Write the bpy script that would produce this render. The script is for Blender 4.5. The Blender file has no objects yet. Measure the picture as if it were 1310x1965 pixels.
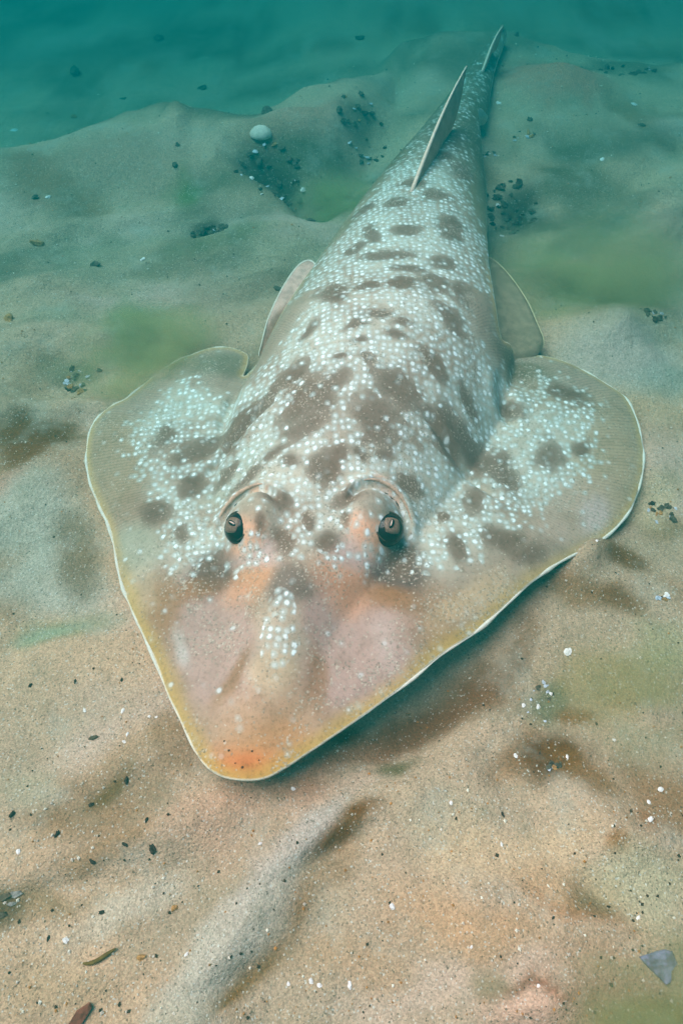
import bpy, bmesh, math, random
import numpy as np
from mathutils import Vector, Matrix, noise as mnoise
from mathutils.geometry import delaunay_2d_cdt

scene = bpy.context.scene
COL = scene.collection

# ---------------------------------------------------------------- camera
cam_d = bpy.data.cameras.new("camera")
cam_d.sensor_fit = 'VERTICAL'; cam_d.sensor_height = 36.0; cam_d.lens = 22.9
cam_d.clip_start = 0.01; cam_d.clip_end = 60
cam = bpy.data.objects.new("camera", cam_d); COL.objects.link(cam)
cam.location = (0, 0, 0.40); cam.rotation_euler = (math.radians(35), 0, 0)
scene.camera = cam

# ---------------------------------------------------------------- sky, sun, exposure
SUN_DIR = Vector((-0.42, 0.12, 0.90)).normalized()
world = bpy.data.worlds.new("World"); scene.world = world; world.use_nodes = True
wn = world.node_tree
sky = wn.nodes.new("ShaderNodeTexSky"); sky.sky_type = 'NISHITA'; sky.sun_disc = False; sky.air_density = 0.4; sky.dust_density = 0.6; sky.ozone_density = 0.3
sky.sun_elevation = math.asin(SUN_DIR.z); sky.sun_rotation = math.atan2(SUN_DIR.x, SUN_DIR.y)
wn.links.new(sky.outputs[0], wn.nodes["Background"].inputs[0])
wn.nodes["Background"].inputs[1].default_value = 0.05
sun_d = bpy.data.lights.new("sun", 'SUN'); sun_d.energy = 5.0; sun_d.angle = math.radians(48)
sun_d.color = (1.0, 0.195, 0.178)
sun = bpy.data.objects.new("sun", sun_d); COL.objects.link(sun)
sun.location = SUN_DIR * 3; sun.rotation_euler = SUN_DIR.to_track_quat('Z', 'Y').to_euler()
vs = scene.view_settings
vs.view_transform = 'Standard'; vs.look = 'None'; vs.gamma = 1; vs.exposure = 3.56
scene.cycles.use_denoising = True
scene.cycles.volume_bounces = 2
scene.cycles.max_bounces = 6

# ---------------------------------------------------------------- numeric helpers
def lin(c):
    c = np.asarray(c, float) / 255.0
    c = np.where(c <= 0.04045, c / 12.92, ((c + 0.055) / 1.055) ** 2.4)
    return np.minimum(c * (1.10, 0.88, 0.85), 0.92)

def sstep(a, b, x):
    t = np.clip((x - a) / (b - a), 0, 1)
    return t * t * (3 - 2 * t)

_LAT = np.random.RandomState(11).rand(256, 256)

def vnoise(x, y):
    xi = np.floor(x).astype(int); yi = np.floor(y).astype(int)
    fx = x - xi; fy = y - yi
    fx = fx * fx * fx * (fx * (fx * 6 - 15) + 10); fy = fy * fy * fy * (fy * (fy * 6 - 15) + 10)
    g = lambda i, j: _LAT[i & 255, j & 255]
    return ((g(xi, yi) * (1 - fx) + g(xi + 1, yi) * fx) * (1 - fy)
            + (g(xi, yi + 1) * (1 - fx) + g(xi + 1, yi + 1) * fx) * fy) - 0.5

def fbm(x, y, octv=4, sx=0.0):
    r = 0; a = 1.0
    for o in range(octv):
        r = r + a * vnoise(x * 2 ** o + 17.3 * o + sx, y * 2 ** o + 9.1 * o - sx)
        a *= 0.5
    return r

def pchip(xs, ys, x):
    # smooth monotone interpolation through control points
    xs = np.asarray(xs, float); ys = np.asarray(ys, float)
    h = np.diff(xs); d = np.diff(ys) / h
    m = np.zeros(len(xs)); m[0] = d[0]; m[-1] = d[-1]
    for i in range(1, len(xs) - 1):
        if d[i - 1] * d[i] > 0:
            w1 = 2 * h[i] + h[i - 1]; w2 = h[i] + 2 * h[i - 1]
            m[i] = (w1 + w2) / (w1 / d[i - 1] + w2 / d[i])
    x = np.clip(x, xs[0], xs[-1])
    k = np.clip(np.searchsorted(xs, x) - 1, 0, len(xs) - 2)
    t = (x - xs[k]) / h[k]
    return ((2 * t ** 3 - 3 * t ** 2 + 1) * ys[k] + (t ** 3 - 2 * t ** 2 + t) * h[k] * m[k]
            + (-2 * t ** 3 + 3 * t ** 2) * ys[k + 1] + (t ** 3 - t ** 2) * h[k] * m[k + 1])

def catmull(pts, n=6):
    # closed centripetal-ish spline through plan points (any dimension)
    P = np.asarray(pts, float); N = len(P); out = []
    for i in range(N):
        a, b, c, d = P[i - 1], P[i], P[(i + 1) % N], P[(i + 2) % N]
        for k in range(n):
            t = k / n
            out.append(0.5 * ((2 * b) + (c - a) * t + (2 * a - 5 * b + 4 * c - d) * t * t + (3 * b - a - 3 * c + d) * t ** 3))
    return np.array(out)

def seg_dist(px, py, A, closed=False):
    # distance from points to a polyline
    P = np.asarray(A, float)[:, :2]
    Q = np.roll(P, -1, 0) if closed else P[1:]
    P = P if closed else P[:-1]
    best = np.full(px.shape, 1e9)
    for (ax, ay), (bx, by) in zip(P, Q):
        dx, dy = bx - ax, by - ay
        t = np.clip(((px - ax) * dx + (py - ay) * dy) / (dx * dx + dy * dy + 1e-12), 0, 1)
        best = np.minimum(best, (px - ax - t * dx) ** 2 + (py - ay - t * dy) ** 2)
    return np.sqrt(best)

def inside(px, py, A):
    P = np.asarray(A, float)[:, :2]; Q = np.roll(P, -1, 0)
    r = np.zeros(px.shape, bool)
    for (ax, ay), (bx, by) in zip(P, Q):
        if ay == by: continue
        c = ((ay > py) != (by > py)) & (px < (bx - ax) * (py - ay) / (by - ay) + ax)
        r ^= c
    return r

# ---------------------------------------------------------------- guitarfish shape (plan metres, y runs from snout to tail)
MID_Y = [.083, .123, .159, .234, .287, .352, .41, .50, .60, .70, .80, .93, .965, 1.04, 1.13]
MID_X = [-.054, -.046, -.039, -.018, -.002, .017, .036, .054, .075, .100, .128, .167, .178, .203, .236]
def mid_x(y): return pchip(MID_Y, MID_X, y)

#            snout ridge   |  head       |  trunk             |  tail
BODY_Y = [.083, .12, .16, .20, .235, .27, .31, .36, .41, .47, .55, .65, .72, .80, .92, 1.13]
BODY_W = [.020, .026, .030, .046, .064, .080, .095, .104, .104, .098, .082, .064, .052, .040, .028, .012]
BODY_H = [.000, .002, .005, .012, .022, .032, .044, .055, .060, .060, .056, .047, .040, .031, .020, .008]

def fish_heights(x, y, d, margin):
    """upper and lower surface of body and pectoral disc; d = distance to the margin"""
    zs = margin[:, 2]
    num = np.zeros(x.shape); den = np.zeros(x.shape)
    for (mx, my, mz) in margin[::4]:
        w = 1.0 / ((x - mx) ** 2 + (y - my) ** 2 + 0.0004) ** 2
        num += w * mz; den += w
    zb = num / den
    u = (x - mid_x(y)) * 0.97
    w = pchip(BODY_Y, BODY_W, y); h = pchip(BODY_Y, BODY_H, y)
    t = np.clip(np.abs(u) / w, 0, 1)
    ex = 1.0 - 0.45 * sstep(.32, .46, y)
    body = h * (1 - t ** 2.1) ** ex
    fin = 0.0026 + 0.013 * (1 - np.exp(-d / 0.03)) * (1 - 0.75 * sstep(.40, .47, y))
    fin *= 1 - 0.35 * (1 - sstep(.12, .2, y))
    z = zb + fin + body
    # rostral cartilage: a low rounded ridge down the snout, hollows beside it
    rid = np.exp(-(u / .016) ** 2) * sstep(.10, .13, y) * (1 - sstep(.20, .24, y))
    z += 0.0035 * rid
    for sg in (-1, 1):
        z -= 0.0045 * np.exp(-((u - sg * .043) / .022) ** 2 - ((y - .175) / .034) ** 2)
    # raised brow over each eye, hollow in front of and outside it, spiracle fold behind it
    for ex_, ey_, sg in EYES:
        rx, ry = x - ex_, y - ey_
        r = np.hypot(rx / .0165, ry / .0190)
        z += 0.0125 * np.exp(-r ** 3.4)
        z -= 0.0030 * np.exp(-((rx - sg * .014) / .012) ** 2 - ((ry + .022) / .018) ** 2)
        ring = np.exp(-((np.hypot(rx - sg * .003, ry - .003) - .0245) / .0032) ** 2) * sstep(-.004, .010, ry + sg * rx * .4)
        z += 0.0040 * ring
        gr = np.exp(-((np.hypot(rx - sg * .003, ry - .003) - .0200) / .0024) ** 2) * sstep(.000, .010, ry + sg * rx * .4)
        z -= 0.0050 * gr
    # folds where the pectoral fins leave the shoulders
    for line, depth, wid in FOLDS:
        dd = seg_dist(x, y, line)
        ln = np.array(line); half = np.hypot(*(ln[-1] - ln[0])) / 2; cm = (ln[-1] + ln[0]) / 2
        depth = depth * (1 - sstep(.5, 1.05, np.hypot(x - cm[0], y - cm[1]) / half))
        z -= depth * np.exp(-(dd / wid) ** 2)
        z += depth * 0.6 * np.exp(-((dd - wid * 2.2) / (wid * 1.6)) ** 2)
    # soft muscle relief
    z += 0.0016 * fbm(x * 26, y * 26, 3) * sstep(.01, .05, d)
    z += 0.0022 * sstep(.004, .03, d) * (1 - sstep(.05, .08, d)) * np.sin(y * 95 + x * 30) * sstep(.22, .3, y) * (1 - sstep(.42, .46, y)) * .6
    zlow = np.minimum(zb, z - 0.002)
    zlow = zlow - (zlow + 0.006) * sstep(.012, .07, d) * (1 - .8 * (1 - sstep(.12, .2, y)))
    return z, np.minimum(zlow, z - 0.0022)

# ---------------------------------------------------------------- large form of the seabed: a bank, with a drop added behind its crest to deepen the haze
CREST_X = [-6, -1.2, -.7, -.407, -.28, -.228, -.187, -.13, -.05, .04, .10, .25, .36, .6, 6]
CREST_Y = [.62, .62, .70, .785, .890, .915, .885, .860, .915, .965, 1.13, 1.17, 1.08, 1.04, 1.1]
def bank(x, y):
    yc = pchip(CREST_X, CREST_Y, x) + 0.02 * fbm(x * 9, x * 0 + 3.3, 2)
    return (0.014 * np.exp(-((y - yc + .02) / .07) ** 2) * (1 - sstep(.0, .12, x))
            - (0.085 - .04 * sstep(-.2, .05, x)) * sstep(.0, .20, y - yc) - 0.10 * sstep(.25, 2.0, y - yc))

MARGIN = [(-0.0549, 0.0841, 0.0223), (-0.0651, 0.086, 0.0223), (-0.0743, 0.0909, 0.0223), (-0.0817, 0.0991, 0.0223), (-0.0916, 0.1151, 0.0223), (-0.1038, 0.1352, 0.0219), (-0.1175, 0.1603, 0.0209), (-0.1293, 0.18, 0.0201), (-0.1396, 0.1974, 0.0187), (-0.1474, 0.2134, 0.0178), (-0.1553, 0.2343, 0.0169), (-0.1642, 0.2556, 0.016), (-0.1737, 0.2714, 0.014), (-0.1839, 0.2894, 0.012), (-0.1931, 0.3108, 0.01), (-0.1985, 0.3298, 0.009), (-0.2009, 0.3524, 0.008), (-0.1977, 0.3666, 0.008), (-0.1901, 0.3804, 0.007), (-0.1793, 0.3904, 0.006), (-0.1695, 0.4066, 0.004), (-0.157, 0.4249, 0.003), (-0.1424, 0.4366, 0.005), (-0.1282, 0.4411, 0.01), (-0.1145, 0.4451, 0.013), (-0.0982, 0.4439, 0.014), (-0.0857, 0.4372, 0.014), (-0.0795, 0.4288, 0.015), (-0.08, 0.4148, 0.016), (-0.0816, 0.4038, 0.0169), (-0.0772, 0.408, 0.02), (-0.0636, 0.4301, 0.022), (-0.0456, 0.464, 0.022), (-0.0263, 0.5026, 0.022), (-0.0076, 0.5644, 0.022), (0.009, 0.614, 0.022), (0.0271, 0.6633, 0.022), (0.0538, 0.7189, 0.021), (0.0882, 0.7819, 0.019), (0.1117, 0.86, 0.015), (0.141, 0.93, 0.012), (0.1704, 1.0, 0.011), (0.1961, 1.06, 0.011), (0.2233, 1.12, 0.012), (0.236, 1.135, 0.012), (0.2413, 1.12, 0.012), (0.2241, 1.06, 0.011), (0.2084, 1.0, 0.011), (0.193, 0.93, 0.012), (0.1797, 0.86, 0.015), (0.1626, 0.8332, 0.018), (0.1546, 0.7301, 0.021), (0.1496, 0.6543, 0.022), (0.1393, 0.5887, 0.022), (0.1306, 0.5298, 0.022), (0.1269, 0.4841, 0.022), (0.1272, 0.4394, 0.022), (0.1304, 0.4192, 0.019), (0.1388, 0.4245, 0.016), (0.1488, 0.4313, 0.014), (0.1605, 0.4339, 0.014), (0.1782, 0.4319, 0.014), (0.1947, 0.4241, 0.014), (0.2102, 0.4117, 0.013), (0.2213, 0.4009, 0.012), (0.2336, 0.3872, 0.011), (0.237, 0.3667, 0.011), (0.2359, 0.3415, 0.011), (0.2319, 0.3202, 0.011), (0.2237, 0.2982, 0.01), (0.2128, 0.2773, 0.009), (0.1979, 0.2602, 0.007), (0.1805, 0.2468, 0.005), (0.1549, 0.231, 0.012), (0.139, 0.2199, 0.0169), (0.1182, 0.2029, 0.0192), (0.0982, 0.1843, 0.0209), (0.0815, 0.1703, 0.0219), (0.0623, 0.1576, 0.0232), (0.042, 0.1409, 0.0237), (0.0197, 0.1246, 0.0237), (-0.0015, 0.1098, 0.0232), (-0.019, 0.0984, 0.0227), (-0.0332, 0.0893, 0.0223), (-0.043, 0.0849, 0.0223)]
EYES = [(-0.0577, 0.2385, -1.0), (0.0203, 0.2364, 1.0)]
FOLDS = [([(-0.1069, 0.2829), (-0.0874, 0.3033), (-0.0667, 0.3232), (-0.0425, 0.3346)], 0.004, 0.0035), ([(0.1222, 0.2648), (0.0997, 0.2829), (0.0795, 0.2984), (0.0639, 0.3126), (0.0457, 0.3232)], 0.004, 0.0035), ([(-0.0832, 0.3782), (-0.0871, 0.3543), (-0.0903, 0.3274)], 0.005, 0.006), ([(0.1246, 0.3858), (0.1247, 0.3626), (0.1312, 0.3379)], 0.005, 0.006)]
SKIN_PATCHES = [((-0.0461, 0.1286, 0.0982, 0.0, 0.0054, -0.0763), (164, 146, 120), 1.0, 0.35), ((-0.0768, 0.165, 0.0263, 0.0078, 0.0179, -0.0498), (174, 156, 142), 0.95, 0.22), ((0.0112, 0.1686, 0.0345, -0.01, -0.0133, -0.0502), (174, 155, 143), 0.95, 0.22), ((-0.0991, 0.1617, 0.0045, 0.0, 0.0015, -0.0102), (196, 205, 196), 0.6, 0.5), ((0.0269, 0.1614, 0.007, 0.0, -0.0005, -0.0135), (196, 190, 180), 0.35, 0.6), ((-0.0609, 0.2012, 0.0165, 0.0092, 0.0071, -0.0143), (206, 158, 112), 0.6, 0.5), ((0.0033, 0.1986, 0.0177, -0.0094, -0.0061, -0.0148), (206, 154, 108), 0.6, 0.5), ((-0.0845, 0.2098, 0.0138, 0.0122, 0.0088, -0.0121), (98, 90, 80), 0.95, 0.5), ((-0.0929, 0.1957, 0.0133, 0.0057, 0.0035, -0.0077), (150, 112, 66), 0.7, 0.6), ((0.0355, 0.2098, 0.017, -0.0116, -0.0093, -0.0168), (98, 88, 80), 0.95, 0.5), ((0.0328, 0.1903, 0.016, -0.0032, -0.0015, -0.0072), (150, 110, 62), 0.7, 0.6), ((-0.1138, 0.1872, 0.0126, 0.0025, 0.0071, -0.0223), (146, 116, 78), 0.8, 0.5), ((0.0583, 0.1786, 0.0201, 0.0, -0.0017, -0.0206), (150, 124, 92), 0.7, 0.5), ((-0.1308, 0.2053, 0.0112, 0.0036, 0.0077, -0.0186), (190, 178, 146), 0.6, 0.5), ((0.0811, 0.1919, 0.0265, 0.0191, 0.0047, -0.0091), (196, 180, 142), 0.7, 0.5), ((-0.0624, 0.1392, 0.0105, 0.0181, 0.0043, -0.0029), (140, 112, 76), 0.75, 0.5), ((-0.0144, 0.1371, 0.0059, 0.0015, 0.0048, -0.0183), (142, 112, 80), 0.75, 0.5), ((-0.041, 0.1123, 0.0308, 0.0, 0.0014, -0.0219), (182, 158, 126), 0.8, 0.5), ((-0.0378, 0.1018, 0.0232, 0.0, 0.0008, -0.0142), (186, 142, 88), 0.6, 0.6), ((-0.0536, 0.0898, 0.0224, -0.0019, -0.0001, -0.0109), (204, 140, 76), 0.8, 0.6), ((-0.0548, 0.0911, 0.0092, 0.0, 0.0006, -0.0066), (206, 122, 70), 0.7, 0.6), ((-0.0362, 0.1641, 0.013, -0.002, -0.0023, -0.0305), (184, 182, 160), 0.75, 0.45), ((-0.0302, 0.1926, 0.0146, 0.0, 0.0007, -0.0152), (118, 110, 98), 0.95, 0.4), ((-0.0407, 0.1403, 0.0121, 0.0, 0.0006, -0.0094), (196, 184, 150), 0.7, 0.5), ((-0.058, 0.2167, 0.0199, -0.004, -0.0007, -0.0099), (190, 180, 172), 0.8, 0.5), ((0.0116, 0.2161, 0.0196, 0.004, 0.0013, -0.0099), (190, 180, 172), 0.8, 0.5), ((-0.0612, 0.2271, 0.0141, 0.003, 0.0025, -0.0109), (224, 186, 152), 0.95, 0.4), ((0.0161, 0.2245, 0.0147, -0.0037, -0.0022, -0.0107), (224, 186, 152), 0.95, 0.4), ((-0.0547, 0.2412, 0.0113, 0.0, 0.0009, -0.0122), (150, 150, 130), 0.8, 0.4), ((0.0198, 0.2396, 0.0119, 0.0, -0.0003, -0.0122), (150, 150, 132), 0.8, 0.4), ((0.0322, 0.2584, 0.0082, -0.0074, -0.003, -0.0049), (214, 192, 168), 0.8, 0.4), ((-0.0558, 0.2622, 0.0091, -0.002, -0.0002, -0.0034), (210, 180, 150), 0.7, 0.4), ((0.2009, 0.306, 0.0293, 0.0, -0.0177, -0.075), (170, 158, 128), 0.8, 0.4), ((0.162, 0.2662, 0.0331, 0.0204, 0.0054, -0.0197), (186, 172, 152), 0.7, 0.5), ((0.1821, 0.2684, 0.0113, 0.0, -0.0031, -0.0137), (196, 190, 186), 0.6, 0.5), ((-0.1692, 0.3152, 0.0236, 0.0, 0.0111, -0.0561), (158, 146, 118), 0.85, 0.4), ((-0.1393, 0.2542, 0.0217, 0.0, 0.0039, -0.0219), (150, 136, 112), 0.7, 0.5), ((-0.1395, 0.2337, 0.0177, 0.0, 0.003, -0.0166), (170, 190, 168), 0.5, 0.5), ((-0.0707, 0.2844, 0.0249, 0.0157, 0.0057, -0.0126), (176, 196, 178), 0.6, 0.5), ((-0.1028, 0.415, 0.0263, 0.0, 0.0018, -0.0165), (110, 116, 92), 0.7, 0.5), ((0.1489, 0.4039, 0.0259, 0.0, -0.0022, -0.0136), (110, 112, 88), 0.8, 0.5), ((0.1681, 0.3732, 0.0312, -0.008, -0.0053, -0.0171), (140, 128, 100), 0.7, 0.5)]
BLOTCHES = [(-0.0849, 0.2135, 0.0097, 0.0106, 0.0076, -0.009), (0.0392, 0.2172, 0.0102, -0.0057, -0.0065, -0.0143), (-0.0198, 0.3225, 0.0247, 0.0061, 0.0036, -0.0237), (-0.0054, 0.3328, 0.0169, 0.0088, 0.0031, -0.0116), (0.0381, 0.3311, 0.0183, -0.0096, -0.0059, -0.0192), (0.0237, 0.305, 0.0214, -0.0138, -0.0068, -0.0183), (-0.0248, 0.3039, 0.018, 0.009, 0.0035, -0.0117), (0.0756, 0.3107, 0.0152, -0.0155, -0.0105, -0.0169), (0.1129, 0.3026, 0.0179, -0.0148, -0.0085, -0.0145), (0.0928, 0.3082, 0.0167, -0.017, -0.0079, -0.0122), (-0.0761, 0.3243, 0.019, 0.0159, 0.0074, -0.0142), (-0.1033, 0.3181, 0.0203, 0.0134, 0.0057, -0.012), (-0.1368, 0.3325, 0.0101, -0.0069, -0.0046, -0.0165), (-0.1061, 0.2848, 0.0112, 0.009, 0.0053, -0.009), (-0.1288, 0.2595, 0.0127, 0.0061, 0.005, -0.0108), (-0.1074, 0.2402, 0.0084, 0.0, 0.0013, -0.0092), (-0.079, 0.2866, 0.0094, 0.0059, 0.0028, -0.0059), (0.1552, 0.3108, 0.0127, -0.0065, -0.0079, -0.017), (0.1821, 0.3242, 0.0079, 0.0, -0.002, -0.0093), (0.1805, 0.3791, 0.0195, -0.0079, -0.0053, -0.0136), (0.1323, 0.356, 0.0092, -0.005, -0.0039, -0.0094), (0.0913, 0.2684, 0.0117, -0.0056, -0.0052, -0.0127), (0.1095, 0.2381, 0.0169, -0.0056, -0.0042, -0.0113), (0.075, 0.2288, 0.0088, 0.0036, 0.0029, -0.0138), (0.1285, 0.2301, 0.0179, 0.0053, 0.0005, -0.0088), (0.0456, 0.2668, 0.014, -0.0048, -0.0021, -0.0077), (-0.0099, 0.269, 0.011, 0.0, 0.0002, -0.0158), (-0.0034, 0.2762, 0.0077, 0.0058, 0.0035, -0.0077), (-0.0395, 0.2491, 0.0139, -0.0045, -0.0013, -0.0081), (0.0023, 0.246, 0.0136, 0.0045, 0.0017, -0.008), (-0.0362, 0.2211, 0.0092, -0.001, -0.0002, -0.0078), (-0.0098, 0.2189, 0.0088, 0.0009, 0.0007, -0.0077), (-0.0209, 0.2322, 0.0033, 0.0, 0.0002, -0.008), (0.0315, 0.2816, 0.0084, 0.0, -0.0003, -0.0068), (-0.0442, 0.2878, 0.0104, 0.0051, 0.002, -0.0061), (-0.063, 0.2759, 0.0142, 0.0068, 0.0025, -0.0068), (-0.0331, 0.2788, 0.0077, 0.0, 0.0002, -0.0054), (0.0156, 0.2791, 0.0082, -0.0019, -0.0008, -0.0053), (0.0696, 0.2537, 0.0064, 0.0, -0.0005, -0.0052), (-0.0509, 0.2307, 0.0039, 0.0, 0.0006, -0.0079), (0.0017, 0.2332, 0.0046, 0.0, -0.0, -0.008), (-0.0018, 0.3513, 0.0074, 0.0, 0.0, -0.0054), (0.0224, 0.3522, 0.0081, 0.0, -0.0002, -0.0064), (0.0131, 0.3674, 0.0112, 0.0, -0.0001, -0.005), (0.0395, 0.3757, 0.0105, 0.0, -0.0003, -0.0057), (-0.0356, 0.3489, 0.0132, 0.0091, 0.0032, -0.0087), (-0.0506, 0.3372, 0.0093, 0.0078, 0.003, -0.0063), (0.0657, 0.356, 0.0121, -0.0109, -0.0045, -0.0094), (0.0942, 0.3426, 0.0121, -0.0107, -0.0044, -0.0083), (0.0603, 0.3196, 0.0099, -0.0051, -0.0022, -0.0066), (0.0482, 0.4324, 0.0181, 0.0, -0.0005, -0.0091), (0.0181, 0.4299, 0.0129, 0.0, -0.0002, -0.0078), (0.0754, 0.4385, 0.0165, -0.0048, -0.0033, -0.0169), (0.0828, 0.4707, 0.017, 0.0, -0.0011, -0.0127), (0.037, 0.4767, 0.0298, 0.0, -0.0004, -0.01), (0.0518, 0.4541, 0.0207, 0.0, -0.0004, -0.0068), (0.0553, 0.5128, 0.0159, 0.0, -0.0006, -0.0108), (0.0952, 0.5257, 0.0147, -0.0047, -0.0049, -0.025), (0.0266, 0.5101, 0.008, 0.0, -0.0006, -0.02), (0.0109, 0.491, 0.0107, 0.0066, 0.0017, -0.0083), (0.0467, 0.5616, 0.0159, 0.0, -0.0005, -0.0102), (0.0215, 0.5705, 0.0118, 0.0077, 0.0021, -0.0114), (0.0856, 0.5789, 0.0137, -0.0046, -0.0022, -0.0122), (0.1174, 0.6387, 0.0094, -0.0118, -0.009, -0.0221), (0.1012, 0.6621, 0.0135, 0.0, -0.0011, -0.0123), (-0.0061, 0.4282, 0.0092, 0.0124, 0.009, -0.0168), (0.0287, 0.3938, 0.0176, 0.0, -0.0002, -0.0059), (0.0095, 0.3832, 0.015, 0.004, 0.0006, -0.0057), (0.0457, 0.3867, 0.0114, 0.0, -0.0003, -0.0058), (-0.0254, 0.3895, 0.0093, 0.0101, 0.0029, -0.0058), (0.0801, 0.3996, 0.0127, -0.0152, -0.0054, -0.0099), (0.0945, 0.4367, 0.0083, -0.0085, -0.0064, -0.0137), (0.0703, 0.5988, 0.0145, 0.0, -0.0006, -0.0092), (0.1181, 0.7192, 0.011, 0.0, -0.0018, -0.018)]
DOT_AREAS = [((-0.0362, 0.1656, 0.0111, -0.0017, -0.002, -0.0266), 0.8)]
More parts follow.
